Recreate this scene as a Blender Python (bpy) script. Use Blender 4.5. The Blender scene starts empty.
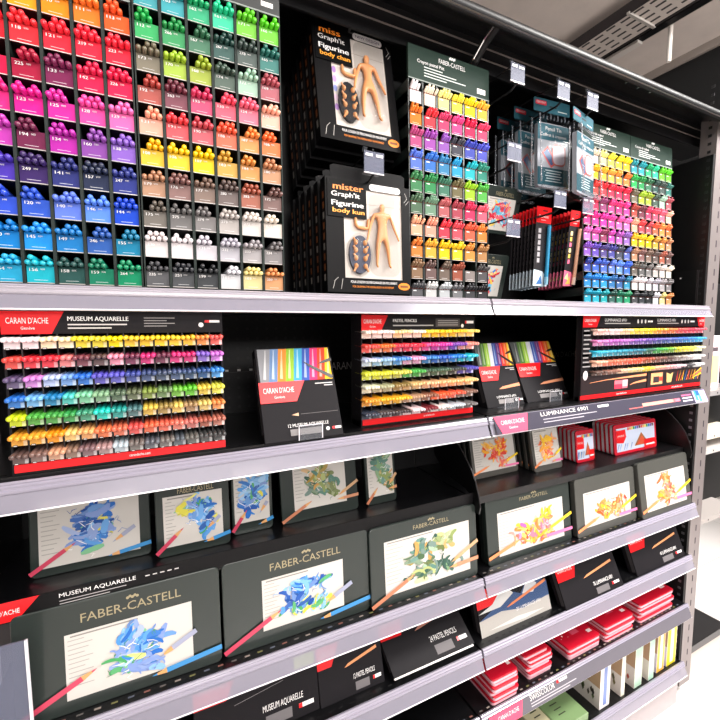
import bpy, math, random
from mathutils import Matrix, Vector
random.seed(7)
C = bpy.context.scene.collection
PI = math.pi
EYE = 1.45                                   # camera height above the floor
# ------------------------------------------------------------------ camera
FPX, YAW, PIT, ROL = 407.85, .45320, -.08676, -.00333
def basis():
    f = Vector((math.sin(YAW)*math.cos(PIT), math.cos(YAW)*math.cos(PIT), math.sin(PIT)))
    r = Vector((math.cos(YAW), -math.sin(YAW), 0)); u = r.cross(f)
    return f, r*math.cos(ROL)+u*math.sin(ROL), u*math.cos(ROL)-r*math.sin(ROL)
FW, RT, UP = basis()
def ray(x, y): return FW + RT*((x-360)/FPX) + UP*((360-y)/FPX)
def atY(x, y, Y):
    d = ray(x, y); p = d*(Y/d.y); return Vector((p.x, p.y, p.z+EYE))
def atZ(x, y, Z):
    d = ray(x, y); p = d*((Z-EYE)/d.z); return Vector((p.x, p.y, Z))
cam = bpy.data.cameras.new('camera'); cam.sensor_width = 36; cam.lens = 36*FPX/720; cam.clip_start = .02
co = bpy.data.objects.new('camera', cam); C.objects.link(co)
m4 = Matrix((RT, UP, -FW)).transposed().to_4x4(); m4.translation = (0, 0, EYE); co.matrix_world = m4
bpy.context.scene.camera = co

# ------------------------------------------------------------------ materials
def lin(c): return c/12.92 if c <= .04045 else ((c+.055)/1.055)**2.4
def rgb(h):
    h = h.lstrip('#'); return tuple(lin(int(h[i:i+2], 16)/255) for i in (0, 2, 4))
_mc = {}
def mat(h, rough=.45, metal=0, coat=0, alpha=1, emit=0, noise=0, nscale=40, spec=.5, trans=0):
    k = (h, rough, metal, coat, alpha, emit, noise, nscale, spec, trans)
    if k in _mc: return _mc[k]
    m = bpy.data.materials.new('surface_'+h.lstrip('#')); m.use_nodes = True
    nt = m.node_tree; b = nt.nodes['Principled BSDF']; c = rgb(h)
    b.inputs['Base Color'].default_value = (*c, 1)
    b.inputs['Roughness'].default_value = rough; b.inputs['Metallic'].default_value = metal
    b.inputs['Specular IOR Level'].default_value = spec
    b.inputs['Coat Weight'].default_value = coat; b.inputs['Coat Roughness'].default_value = .06
    b.inputs['Alpha'].default_value = alpha
    b.inputs['Transmission Weight'].default_value = trans
    if emit:
        b.inputs['Emission Color'].default_value = (*c, 1); b.inputs['Emission Strength'].default_value = emit
    if noise:
        n = nt.nodes.new('ShaderNodeTexNoise'); n.inputs['Scale'].default_value = nscale; n.inputs['Detail'].default_value = 4
        t = nt.nodes.new('ShaderNodeTexCoord'); nt.links.new(t.outputs['Object'], n.inputs['Vector'])
        r = nt.nodes.new('ShaderNodeValToRGB')
        r.color_ramp.elements[0].color = (*[x*(1-noise) for x in c], 1); r.color_ramp.elements[1].color = (*[min(1, x*(1+noise)) for x in c], 1)
        nt.links.new(n.outputs['Fac'], r.inputs['Fac']); nt.links.new(r.outputs['Color'], b.inputs['Base Color'])
    _mc[k] = m; return m
def ink(h): return mat(h, .55, spec=.2)
BLACK = mat('111012', .5, noise=.15, spec=.3); SHELFM = mat('0b0b0d', .28, noise=.2, nscale=60)
BLK2 = mat('08080a', .6); WHITE = ink('f2efee'); PAPER = mat('efebe6', .5)
GREEN = mat('26362f', .6, noise=.06, spec=.12); GREENTIN = mat('262d2a', .25, coat=.45)
RED = mat('e8141c', .35); DRED = mat('c20f2a', .4, coat=.15)
BOXK = mat('1e1c1f', .55, spec=.12); STEEL = mat('958c8b', .4, .55); STEELD = mat('3a3638', .4, .5)
PLAST = mat('a39fae', .24, alpha=.52); PLASTO = mat('9a95a4', .22, coat=.25); PLEDGE = mat('f4f0f6', .2)
CLEAR = mat('8c9098', .1, alpha=.14, coat=.3); FILM = mat('30343a', .12, alpha=.09, coat=.25); HAZE = mat('74788c', .45, alpha=.55, spec=.2)
WOOD = mat('d9a066', .5); CHROME = mat('b8b6b4', .2, 1)

# ------------------------------------------------------------------ mesh builder
_tc = {}
def glyphs(s):
    if s in _tc: return _tc[s]
    cu = bpy.data.curves.new('t', 'FONT'); cu.body = s; cu.size = 1; cu.resolution_u = 2
    o = bpy.data.objects.new('t', cu); C.objects.link(o)
    dg = bpy.context.evaluated_depsgraph_get(); me = bpy.data.meshes.new_from_object(o.evaluated_get(dg))
    vs = [(v.co.x, v.co.y) for v in me.vertices]; fs = [tuple(p.vertices) for p in me.polygons]
    x0 = min(v[0] for v in vs); x1 = max(v[0] for v in vs); vs = [(v[0]-x0, v[1]) for v in vs]
    bpy.data.objects.remove(o); bpy.data.curves.remove(cu); bpy.data.meshes.remove(me)
    _tc[s] = (vs, fs, x1-x0); return _tc[s]
class MB:
    def __init__(s): s.v = []; s.f = []; s.mi = []; s.ms = []
    def _m(s, m):
        if m not in s.ms: s.ms.append(m)
        return s.ms.index(m)
    def add(s, vs, fs, m):
        b = len(s.v); s.v += [tuple(v) for v in vs]; i = s._m(m)
        for f in fs: s.f.append(tuple(b+k for k in f)); s.mi.append(i)
        return s
    def box(s, x0, x1, y0, y1, z0, z1, m):
        vs = [(x, y, z) for x in (x0, x1) for y in (y0, y1) for z in (z0, z1)]
        return s.add(vs, [(0, 1, 3, 2), (4, 6, 7, 5), (0, 4, 5, 1), (2, 3, 7, 6), (0, 2, 6, 4), (1, 5, 7, 3)], m)
    def rect(s, x0, z0, x1, z1, y, m): return s.add([(x0, y, z0), (x1, y, z0), (x1, y, z1), (x0, y, z1)], [(0, 1, 2, 3)], m)
    def fpoly(s, pts, y, m):
        a = sum(pts[i][0]*pts[(i+1) % len(pts)][1]-pts[(i+1) % len(pts)][0]*pts[i][1] for i in range(len(pts)))
        if a < 0: pts = pts[::-1]
        return s.add([(p[0], y, p[1]) for p in pts], [tuple(range(len(pts)))], m)
    def prism(s, pts, y0, y1, m):                      # outline in x,z pushed along y
        a = sum(pts[i][0]*pts[(i+1) % len(pts)][1]-pts[(i+1) % len(pts)][0]*pts[i][1] for i in range(len(pts)))
        if a < 0: pts = pts[::-1]
        n = len(pts); vs = [(p[0], y0, p[1]) for p in pts]+[(p[0], y1, p[1]) for p in pts]
        return s.add(vs, [tuple(range(n)), tuple(range(2*n-1, n-1, -1))]+[(i, n+i, n+(i+1) % n, (i+1) % n) for i in range(n)], m)
    def extr(s, pts, x0, x1, m):                       # outline in y,z pushed along x
        n = len(pts); vs = [(x0, p[0], p[1]) for p in pts]+[(x1, p[0], p[1]) for p in pts]
        return s.add(vs, [tuple(range(n)), tuple(range(2*n-1, n-1, -1))]+[(i, n+i, n+(i+1) % n, (i+1) % n) for i in range(n)], m)
    def rings(s, rs, m, cap=True):                     # list of rings of points
        n = len(rs[0]); vs = [p for r in rs for p in r]; fs = []
        for k in range(len(rs)-1):
            for i in range(n): fs.append((k*n+i, k*n+(i+1) % n, (k+1)*n+(i+1) % n, (k+1)*n+i))
        if cap: fs += [tuple(range(n-1, -1, -1)), tuple((len(rs)-1)*n+i for i in range(n))]
        return s.add(vs, fs, m)
    def tube(s, p0, p1, r0, r1, m, n=8, dome=False):
        p0 = Vector(p0); p1 = Vector(p1); d = (p1-p0).normalized()
        a = d.orthogonal().normalized(); b = d.cross(a)
        def ring(p, r): return [p+a*(r*math.cos(2*PI*i/n))+b*(r*math.sin(2*PI*i/n)) for i in range(n)]
        rs = []
        if dome: rs += [ring(p0-d*r0*.62, r0*.35), ring(p0-d*r0*.45, r0*.75)]
        rs += [ring(p0, r0), ring(p1, r1)]
        return s.rings(rs, m)
    def path(s, pts, r, m, n=8):
        for a, b in zip(pts, pts[1:]): s.tube(a, b, r, r, m, n)
        return s
    def text(s, t, x, z, size, y, m, width=None, align='L', bold=0):
        vs, fs, w = glyphs(t); k = size/.7; kx = width/w if width else k
        W = w*kx; x -= {'L': 0, 'C': W/2, 'R': W}[align]
        s.add([(x+v[0]*kx, y, z+v[1]*k) for v in vs], fs, m)
        if bold: s.add([(x+bold+v[0]*kx, y-.00004, z+v[1]*k) for v in vs], fs, m)
        return s
    def disc(s, x, z, rx, rz, y, m, n=16): return s.fpoly([(x+rx*math.cos(2*PI*i/n), z+rz*math.sin(2*PI*i/n)) for i in range(n)], y, m)
    def stroke(s, pts, ws, y, m):
        L = []; R = []
        for i, p in enumerate(pts):
            q = pts[min(i+1, len(pts)-1)]; o = pts[max(i-1, 0)]
            dx, dz = q[0]-o[0], q[1]-o[1]; l = math.hypot(dx, dz) or 1
            nx, nz = -dz/l*ws[i]/2, dx/l*ws[i]/2
            L.append((p[0]+nx, y, p[1]+nz)); R.append((p[0]-nx, y, p[1]-nz))
        n = len(pts); return s.add(R+L, [(i, i+1, n+i+1, n+i) for i in range(n-1)], m)
    def build(s, name, parent=None, smooth=False, bevel=0, loc=None):
        me = bpy.data.meshes.new(name); me.from_pydata(s.v, [], s.f)
        for m in s.ms: me.materials.append(m)
        me.polygons.foreach_set('material_index', s.mi)
        if smooth: me.polygons.foreach_set('use_smooth', [True]*len(s.f))
        me.update()
        o = bpy.data.objects.new(name, me); C.objects.link(o)
        if parent: o.parent = parent
        if loc: o.location = loc
        if bevel:
            b = o.modifiers.new('bevel', 'BEVEL'); b.width = bevel; b.segments = 2; b.limit_method = 'ANGLE'; b.angle_limit = .9
        if smooth and hasattr(me, 'set_sharp_from_angle'): me.set_sharp_from_angle(angle=.8)
        return o
def rr(x0, z0, x1, z1, r, n=4):
    o = []
    for cx, cz, a in ((x1-r, z1-r, 0), (x0+r, z1-r, 90), (x0+r, z0+r, 180), (x1-r, z0+r, 270)):
        for k in range(n+1):
            t = math.radians(a+90*k/n); o.append((cx+r*math.cos(t), cz+r*math.sin(t)))
    return o
def tag(o, label, cat, group=None, kind=None):
    o['label'] = label; o['category'] = cat
    if group: o['group'] = group
    if kind: o['kind'] = kind
    return o
def thing(name, label, cat, loc, rot=(0, 0, 0), group=None):
    o = bpy.data.objects.new(name, None); o.empty_display_size = .05; C.objects.link(o)
    o.location = loc; o.rotation_euler = rot
    return tag(o, label, cat, group)
def struct(o): o['kind'] = 'structure'; return o
def copy_tree(o, parent=None):
    c = o.copy(); C.objects.link(c)
    if parent: c.parent = parent
    for ch in list(o.children): copy_tree(ch, c)
    return c
def lean(TL, TR, BR, BL, zs=None, Y=None):
    """front face of a box standing (or hung) at pixel corners -> world left, width, foot, height, tilt"""
    bl, br, tl, tr = ray(*BL), ray(*BR), ray(*TL), ray(*TR)
    Yb = Y if Y else .5*sum((zs-EYE)*b.y/b.z for b in (bl, br))
    x0 = Yb*bl.x/bl.y; x1 = Yb*br.x/br.y; zb = zs if (zs is not None) else EYE+.5*Yb*(bl.z/bl.y+br.z/br.y)
    w0, w1 = abs(x0)+.01, abs(x1)+.01
    yt = (w0*x0/(tl.x/tl.y)+w1*x1/(tr.x/tr.y))/(w0+w1); zt = EYE+.5*yt*(tl.z/tl.y+tr.z/tr.y)
    return x0, x1-x0, Yb, zb, math.hypot(yt-Yb, zt-zb), math.atan2(yt-Yb, zt-zb)

# ------------------------------------------------------------------ setting
CEIL = EYE+1.75
fl = mat('e9e4e2', .18, noise=.04, nscale=3)
nt = fl.node_tree
br = nt.nodes.new('ShaderNodeTexBrick'); br.offset = 0; br.inputs['Scale'].default_value = 1
for k, v in (('Brick Width', .6), ('Row Height', .6), ('Mortar Size', .0015)): br.inputs[k].default_value = v
br.inputs['Color1'].default_value = (.83, .80, .78, 1); br.inputs['Color2'].default_value = (.80, .76, .74, 1); br.inputs['Mortar'].default_value = (.6, .56, .55, 1)
tc = nt.nodes.new('ShaderNodeTexCoord'); nt.links.new(tc.outputs['Object'], br.inputs['Vector'])
nt.links.new(br.outputs['Color'], nt.nodes['Principled BSDF'].inputs['Base Color'])
struct(MB().box(-6, 9, -7, 6, -.1, 0, fl).build('floor'))
ceilm = mat('e0d4cc', .9, noise=.12, nscale=9)
struct(MB().box(-6, 9, -7, 6, CEIL, CEIL+.1, ceilm).build('ceiling'))
struct(MB().box(3.16, 3.3, -1.0, 6, 1.2, CEIL-.001, mat('060607', .8)).build('wall_right'))
struct(MB().box(3.14, 3.16, .5, 3.0, CEIL-.05, CEIL-.001, mat('9a9089', .8)).build('trim_1'))

# ------------------------------------------------------------------ shelving
D = .74; YB = 1.07
BAYS = [(-.288, .7155), (.7215, 1.72)]
lipz = [.0237, -.275, -.693, -.891, -1.081, -1.312]
names = ['top', 'second', 'third', 'fourth', 'fifth', 'bottom']
S = [EYE+z for z in (.054, -.2255, -.650, -.849, -1.043, -1.275)]
sides = ['left', 'right']
for bi, (x0, x1) in enumerate(BAYS):
    w = x1-x0; side = sides[bi]
    bay = thing('shelving_bay', f'tall black steel shelving bay at the {side} behind the pencil displays', 'shelving', (x0, YB, 0), group=None)
    b = MB(); b.box(0, w, 0, .012, .05, 2.25, BLACK)
    for zi in range(-3, 22):                            # rows of peg holes between the top two shelves
        for xi in range(int(w/.025)):
            px, pz = .0125+xi*.025, EYE-.26+zi*.025
            if -.22 < pz-EYE < .02: b.disc(px, pz, .0042, .0042, -.0004, BLK2, 8)
    b.rect(0, EYE-.121, w, EYE-.1195, -.0006, STEELD)
    for q in range(14 if bi == 0 else 4): b.rect(.40+q*.03, EYE-.118, .408+q*.03, EYE-.113, -.0007, mat('c9c6c4', .3)) if q < 5 else None
    b.text("CARAN D'ACHE", w*.70 if bi == 0 else w*.56, EYE-.128, .022, -.0008, WHITE, width=.17 if bi == 0 else .19)
    b.build('back_panel', bay)
    MB().box(0, w, -.30, -.285, 0, .125, mat('b2a8aa', .3, noise=.06)).build('kick_plate', bay)  # whitened to take in the reflection of the bright floor
    if bi == 0:
        b = MB(); b.box(-.03, -.002, -.06, 0, .02, 2.24, STEELD); b.build('upright', bay)
    for li in range(6):
        zb = EYE+lipz[li]; s = thing('display_shelf', f'{names[li]} black steel shelf of the {side} bay with a clear plastic price rail', 'shelf', (x0, D, S[li]), group='shelves with clear price rails')
        b = MB(); yb = YB-D-.002
        b.box(0, w, .021, yb, -.03, 0, SHELFM)
        sl = [mat(c, .4) for c in ('5a5654', '8a7f78', '6f6c45', '555a66', '7a5048')]  # slot tints paint in the light and colour reflections seen through them
        for k in range(int(w/.025)):
            x = .01+k*.025; b.add([(x, .030, .0004), (x+.010, .030, .0004), (x+.010, .034, .0004), (x, .034, .0004)], [(0, 1, 2, 3)], sl[k % 5] if li in (2, 4) else BLK2)
        b.build('board', s)
        dz = zb-S[li]; h = .0432 if li else .0365; t = lambda u, o=0: (.018*u+o*.92, dz+h*u-o*.38)
        r = MB()
        r.extr([t(0), t(.62), t(.62, .0016), t(0, .0016)], 0, w, PLAST)
        prof = [t(.60, -.001)]+[t(.62+.38*q/10, -.0024-.0022*math.sin(q/10*PI*3)**2) for q in range(11)]+[t(1.0, .004), t(.60, .003)]
        r.extr(prof, 0, w, PLASTO if li else mat('a8a2ac', .2, coat=.5))
        r.extr([t(-.02, -.001), t(.025, -.001), t(.025, .002), t(-.02, .002)], 0, w, PLEDGE)
        rail = r.build('price_rail', s)
        def strip(xa, xb, u0, u1, m, o=.0022):
            q = MB(); q.add([(xa, *t(u0, o)), (xb, *t(u0, o)), (xb, *t(u1, o)), (xa, *t(u1, o))], [(0, 1, 2, 3)], m); return q
        def stext(q, sx, u, size, txt, m, width):
            vs, fs, tw = glyphs(txt); kk = size/.7
            q.add([(sx+v[0]*width/tw, *t(u+v[1]*kk/h, .0014)) for v in vs], fs, m)
        if (li, bi) == (1, 1):
            q = strip(.012, w-.004, .03, .97, mat('403d4c', .35), -.0056)  # black card, with the rail's lavender haze put into its colour
            def sr(xa, xb, u0, u1, m, o=-.0060): q.add([(xa, *t(u0, o)), (xb, *t(u0, o)), (xb, *t(u1, o)), (xa, *t(u1, o))], [(0, 1, 2, 3)], m)
            def st(sx, u, size, txt, m, width):
                vs, fs, tw = glyphs(txt); kk = size/.7
                q.add([(sx+v[0]*width/tw, *t(u+v[1]*kk/h, -.0064)) for v in vs], fs, m)
            pk = mat('ef5a78', .3)
            q.add([(.03, *t(.03, -.0060)), (.115, *t(.03, -.0060)), (.13, *t(.97, -.0060)), (.012, *t(.97, -.0060))], [(0, 1, 2, 3)], pk)
            st(.032, .5, .010, "CARAN D'ACHE", WHITE, .08); st(.055, .25, .006, 'Genève', WHITE, .03)
            st(.175, .66, .010, 'LUMINANCE 6901', WHITE, .19); sr(.18, .40, .45, .50, ink('b8b4be')); sr(.18, .34, .28, .33, ink('b8b4be'))
            sr(.41, .46, .70, .84, WHITE); sr(.55, .62, .3, .36, ink('e06a66'))
            sr(.62, .80, .34, .56, ink('f0a090')); sr(.79, .83, .34, .56, ink('e0788a'))
            for k, c in enumerate(('e06a90', 'cfc8dc', 'cfc8dc')): sr(.845, .905, .65-.2*k, .75-.2*k, ink(c))
            sr(.915, .995, .03, .92, mat('b9a9d6', .3)); sr(.925, .94, .2, .92, ink('4aa0dc'), -.0062); sr(.945, .96, .1, .7, ink('5cb8e8'), -.0062); sr(.935, .955, .55, .9, ink('2f62c0'), -.0064); sr(.97, .99, .3, .8, ink('e9d2dc'), -.0062)
            q.build('label_strip', rail)['label'] = 'dark advertising strip with a pink logo'
        if (li, bi) == (4, 1):
            q = strip(.02, w-.01, .05, .8, mat('67636c', .35), -.0056)
            def sr(xa, xb, u0, u1, m, o=-.0060): q.add([(xa, *t(u0, o)), (xb, *t(u0, o)), (xb, *t(u1, o)), (xa, *t(u1, o))], [(0, 1, 2, 3)], m)
            def st(sx, u, size, txt, m, width):
                vs, fs, tw = glyphs(txt); kk = size/.7
                q.add([(sx+v[0]*width/tw, *t(u+v[1]*kk/h, -.0064)) for v in vs], fs, m)
            q.add([(.03, *t(.05, -.0060)), (.13, *t(.05, -.0060)), (.145, *t(.8, -.0060)), (.02, *t(.8, -.0060))], [(0, 1, 2, 3)], mat('f05574', .3))
            st(.05, .4, .009, "CARAN D'ACHE", WHITE, .075); st(.17, .5, .013, 'SWISSCOLOR', WHITE, .10)
            sr(.17, .36, .34, .39, ink('cac6cc')); sr(.17, .33, .2, .25, ink('cac6cc')); sr(.285, .325, .64, .78, WHITE); sr(.28, .29, .64, .78, RED, -.0062)
            q.build('label_strip', rail)['label'] = 'grey advertising strip with a pink logo'
    # raised step shelf between the second and third shelf
    zt = EYE-.455
    s = thing('step_shelf', f'black raised step shelf of the {side} bay carrying the small tins', 'shelf', (x0, .80, zt))
    MB().box(0, w, 0, YB-.80-.002, -.02, 0, SHELFM).build('board', s)
    if bi == 0:
        q = MB(); q.box(0, w, -.0035, -.0005, -.016, .017, mat('0b0a0c', .45, spec=.2)); y = -.0039
        q.fpoly([(0, -.016), (.062, -.016), (.092, .017), (0, .017)], y, RED); q.text("CARAN D'ACHE", .008, -.004, .008, y-.0003, WHITE, width=.058)
        q.text('MUSEUM AQUARELLE', .118, .004, .007, y, WHITE, width=.112); q.rect(.118, -.003, .215, -.0015, y, ink('a8a4a4')); q.rect(.118, -.008, .19, -.0065, y, ink('a8a4a4'))
        for k in range(5): q.rect(.245+.012*k, .005, .252+.012*k, .007, y, ink('cfcaca'))
        q.build('header_strip', s)['label'] = 'black strip with a red logo along the front edge'
# curved side wings carrying the steps
def wing(x, label, full):
    o = [(.868, -.325), (.846, -.342), (.826, -.362), (.808, -.382), (.793, -.406), (.780, -.440), (.772, -.470), (.776, -.488), (.79, -.490)]
    if full: o += [(1.06, -.488), (1.06, -.29), (.90, -.29)]
    else: o += [(.800, -.452), (.83, -.438), (.87, -.432), (.918, -.425), (.967, -.385), (1.0, -.29), (.90, -.29)]
    w = MB().extr([(a-.79, b+.49) for a, b in o], -.002, .002, mat('0a0a0b', .35, coat=.2))
    e = [(x_, a-.79, b+.49) for x_ in (0,) for a, b in o[:7]]
    w.path(e, .0012, STEELD, 5)
    ob = w.build('side_wing', loc=(x, .79, EYE-.49)); tag(ob, label, 'bracket', 'curved black side wings')
wing(-.284, 'curved black side wing at the left end of the step shelf', True)
wing(.7185, 'curved black side wing at the seam between the two bays', False)
wing(1.716, 'curved black side wing at the right end beside the slotted post', True)

# end frame: slotted post at the right
post = thing('shelf_upright', 'grey slotted steel post at the right end of the shelving', 'post', (1.744, .775, 0))
b = MB(); b.box(0, .074, 0, .05, .05, 2.17, STEEL)
for k in range(38): b.box(.040, .0445, -.0006, .001, .12+k*.05, .143+k*.05, mat('2e2030', .5))
b.build('column', post)
b = MB(); b.box(-.010, -.002, .002, YB-.775, .10, 2.03, mat('0b0b0c', .45))
for k in range(80):
    for yy in (.012,): b.box(-.0106, -.009, yy, yy+.010, .12+k*.027, .129+k*.027, mat('8a868a', .3, .7) if k < 40 else mat('232325', .4))
b.build('side_panel', post)
# plate on the inner side wall in the upper right corner
p = thing('wall_plate', 'black plate with a white screw on the inner side wall by the post', 'plate', (1.733, .80, EYE+.06))
MB().box(-.006, 0, 0, .07, .01, .13, mat('171718', .3)).box(-.003, 0, -.004, .0, .0, .13, STEELD).build('panel', p)
MB().disc(0, 0, .003, .003, 0, WHITE, 10).build('screw', p).location = (-.0066, .05, .105)
list(p.children)[-1].rotation_euler = (0, 0, -PI/2)
# canopy over the shelving
can = thing('canopy', 'black overhead canopy with a shiny front rail above the displays', 'canopy', (-.288, .74, EYE+.58))
b = MB(); L = 2.40
arc = [(0, .085), (.018, .098), (.05, .115), (.09, .13), (.14, .14), (.33, .14)]
b.extr(arc+[(p[0], p[1]+.012) for p in arc[::-1]], 0, L, mat('101012', .3, coat=.2)); b.build('hood', can)
b = MB(); n = 12
b.rings([[(x, .002+.012*math.cos(2*PI*i/n), .098+.013*math.sin(2*PI*i/n)) for i in range(n)] for x in (0, L)], mat('141416', .45, spec=.4)); 
b.extr([(-.013, .084), (-.011, .086), (-.009, .084)], 0, L, mat('8a8684', .4, .6)); b.build('front_rail', can, smooth=True)  # thin pale strip paints the ceiling lights' reflection along the rail
b = MB(); b.box(0, L, .112, .118, .060, .14, BLACK); b.box(0, L, .1095, .112, .118, .1205, mat('8d8580', .3, .4)); b.box(0, L, .1095, .112, .090, .0925, mat('8d8580', .3, .4)); b.build('inner_panel', can)
for xx in (1.006,):
    b = MB(); pts = [(xx, .010, .112), (xx, .012, .098), (xx, .05, .085), (xx, .085, .062), (xx, .11, .05)]
    b.path([Vector(q) for q in pts], .010, BLACK, 8); b.path([Vector(q)+Vector((-.009, -.004, 0)) for q in pts], .0025, CHROME, 6); b.build('bracket', can, smooth=True)
for k in range(7): MB().box(.85+k*.0+.62+k*.055, .85+.62+k*.055+.004, .003, .009, .083, .0845, CHROME).build('clip', can) if k < 3 else None

# third bay beyond the post
oth = thing('end_shelving', 'low grey end shelving unit beyond the slotted post at the right edge', 'shelving', (1.83, .82, 0))
b = MB(); b.box(0, .80, .10, .11, EYE-.805, 1.62, mat('0a0a0b', .5)); b.build('back_panel', oth)
b = MB(); b.box(0, .34, 0, .30, .0, .105, mat('cfc2ba', .35)); b.build('base', oth)
b = MB(); b.box(-.002, .345, -.012, .30, .105, .135, mat('2b2a2b', .3, coat=.2)); b.build('deck', oth)
for z, c in ((EYE-.79, 'a69f9b'), (EYE-.50, 'b9b3b0'), (EYE-.44, 'd8cdbb'), (EYE-.265, '8f8b8c')):
    b = MB(); b.box(0, .40, .0, .098, z-.02, z, mat(c, .35)); 
    for k in range(4): b.disc(.05+k*.1, z-.01, .004, .004, -.0005, BLK2, 8)
    b.build('shelf', oth)
def smallbox(name, label, x0, x1, y0, z0, z1, c, c2, cat='box', d=.055, group=None):
    t = thing(name, label, cat, (x0, y0, z0), group=group)
    MB().box(0, x1-x0, 0, d, 0, z1-z0, mat(c, .4)).build('carton', t, bevel=.002)
    MB().rect(.01, .1*(z1-z0), x1-x0-.01, .62*(z1-z0), -.0004, mat(c2, .4)).rect(.012, .7*(z1-z0), (x1-x0)*.7, .78*(z1-z0), -.0004, mat('554a50')).build('front_label', t)
for i, (xa, xb, z0, z1, c, c2, lb) in enumerate((
    (1.86, 1.91, EYE-.265, EYE-.12, 'e8e2e6', 'c8c2ca', 'white printed carton on the end shelving nearest the post'),
    (1.92, 1.99, EYE-.265, EYE-.13, 'ece6ea', 'b6b0b8', 'white carton with grey label on the end shelving'),
    (2.00, 2.08, EYE-.265, EYE-.05, 'f0d8dc', 'f2e890', 'pale pink and yellow carton on the end shelving'),
    (1.90, 1.99, EYE-.50, EYE-.455, '6a4650', 'b07a86', 'flat plum coloured carton on a lower end shelf'))):
    smallbox('carton', lb, xa, xb, .86, z0, z1, c, c2, group='cartons on the end shelving')

# ceiling fittings
t = thing('cable_tray', 'perforated metal cable tray hanging under the grey ceiling', 'cable tray', (2.42, 1.0, CEIL-.10))
b = MB(); trm = mat('d8cec6', .6); b.box(-.11, .11, -.7, 1.5, 0, .004, trm); b.box(-.114, -.11, -.7, 1.5, -.01, .05, STEELD); b.box(.11, .114, -.7, 1.5, -.01, .05, STEELD)
for i in range(26):
    for j in range(4): b.add([(x, y, -.0006) for x, y in ((-.09+j*.05+(i % 2)*.01, -.5+i*.075), (-.09+j*.05+(i % 2)*.01, -.45+i*.075), (-.075+j*.05+(i % 2)*.01, -.45+i*.075), (-.075+j*.05+(i % 2)*.01, -.5+i*.075))], [(0, 1, 2, 3)], mat('3c3836', .7))
b.build('tray', t)
MB().box(-.12, .12, .45, .465, -.012, 0, mat('b7b0aa', .4)).build('crossbar', t)
for x in (-.11, .11): MB().tube((x, .9, .0), (x, .9, .10), .004, .004, STEELD, 6).build('hanger', t)
t = thing('light_track', 'black lighting track running under the ceiling beside the cable tray', 'light track', (2.65, 1.5, CEIL-.06))
MB().box(-.025, .025, -1.2, 1.2, 0, .05, BLACK).box(.026, .030, -1.2, 1.2, .0, .006, mat('bdb4aa', .4)).build('track', t)
MB().box(-.02, .03, .10, .38, -.015, 0, mat('e0d8d2', .3)).build('lamp_head', t)
tag(MB().tube((0, 0, 0), (0, 0, .245), .012, .012, mat('f0e8e0', .5), 10).build('ceiling_rod', loc=(2.70, 1.46, CEIL-.245)), 'pale vertical rod hanging from the ceiling by the black wall', 'rod')
tag(MB().tube((0, 0, 0), (0, 0, .50), .004, .004, STEELD, 6).build('ceiling_wire', loc=(2.30, 1.98, CEIL-.50)), 'thin dark suspension wire left of the cable tray', 'wire')

# ------------------------------------------------------------------ pencils
def mixc(h, k, o='ffffff'):
    a = [int(h[i:i+2], 16) for i in (0, 2, 4)]; b = [int(o[i:i+2], 16) for i in (0, 2, 4)]
    return ''.join('%02x' % int(x*(1-k)+y*k) for x, y in zip(a, b))
_pm = {}
def pencil_proto(h, L, r):
    k = (h, L, r)
    if k not in _pm:
        m = mat(h, .35, coat=.25)
        b = MB(); b.tube((0, 0, 0), (0, L, 0), r, r, m, 10, dome=True)
        o = b.build('pencil_master', smooth=True); _pm[k] = o.data; bpy.data.objects.remove(o)
    return _pm[k]
ordw = ['topmost', 'second', 'third', 'fourth', 'fifth', 'sixth', 'seventh', 'eighth', 'ninth', 'tenth']
ordc = ['first', 'second', 'third', 'fourth', 'fifth', 'sixth']
def hue(h):
    import colorsys
    r, g, b = (int(h[i:i+2], 16)/255 for i in (0, 2, 4)); H, s, v = colorsys.rgb_to_hsv(r, g, b); H *= 360
    if s < .14: return 'white' if v > .85 else 'light grey' if v > .6 else 'grey' if v > .3 else 'black'
    if s < .32 and v > .8: return 'pale '+('pink' if H < 15 or H > 320 else 'cream' if H < 75 else 'green' if H < 170 else 'blue')
    p = 'dark ' if v < .5 else ''
    for lim, n in ((12, 'red'), (40, 'brown' if v < .65 else 'orange'), (66, 'olive' if v < .6 else 'yellow'), (85, 'lime green'), (165, 'green'), (195, 'turquoise'), (250, 'blue'), (292, 'violet'), (335, 'magenta'), (361, 'red')):
        if H < lim: return p+n
def bins(ncol, nrow, cw, pitch, rowcols, put, n_bottom=5, r=.0035):
    for ri in range(nrow):
        for ci in range(ncol):
            h = rowcols[ri][ci]
            if not h: continue
            put(ri, ci, h)
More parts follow.
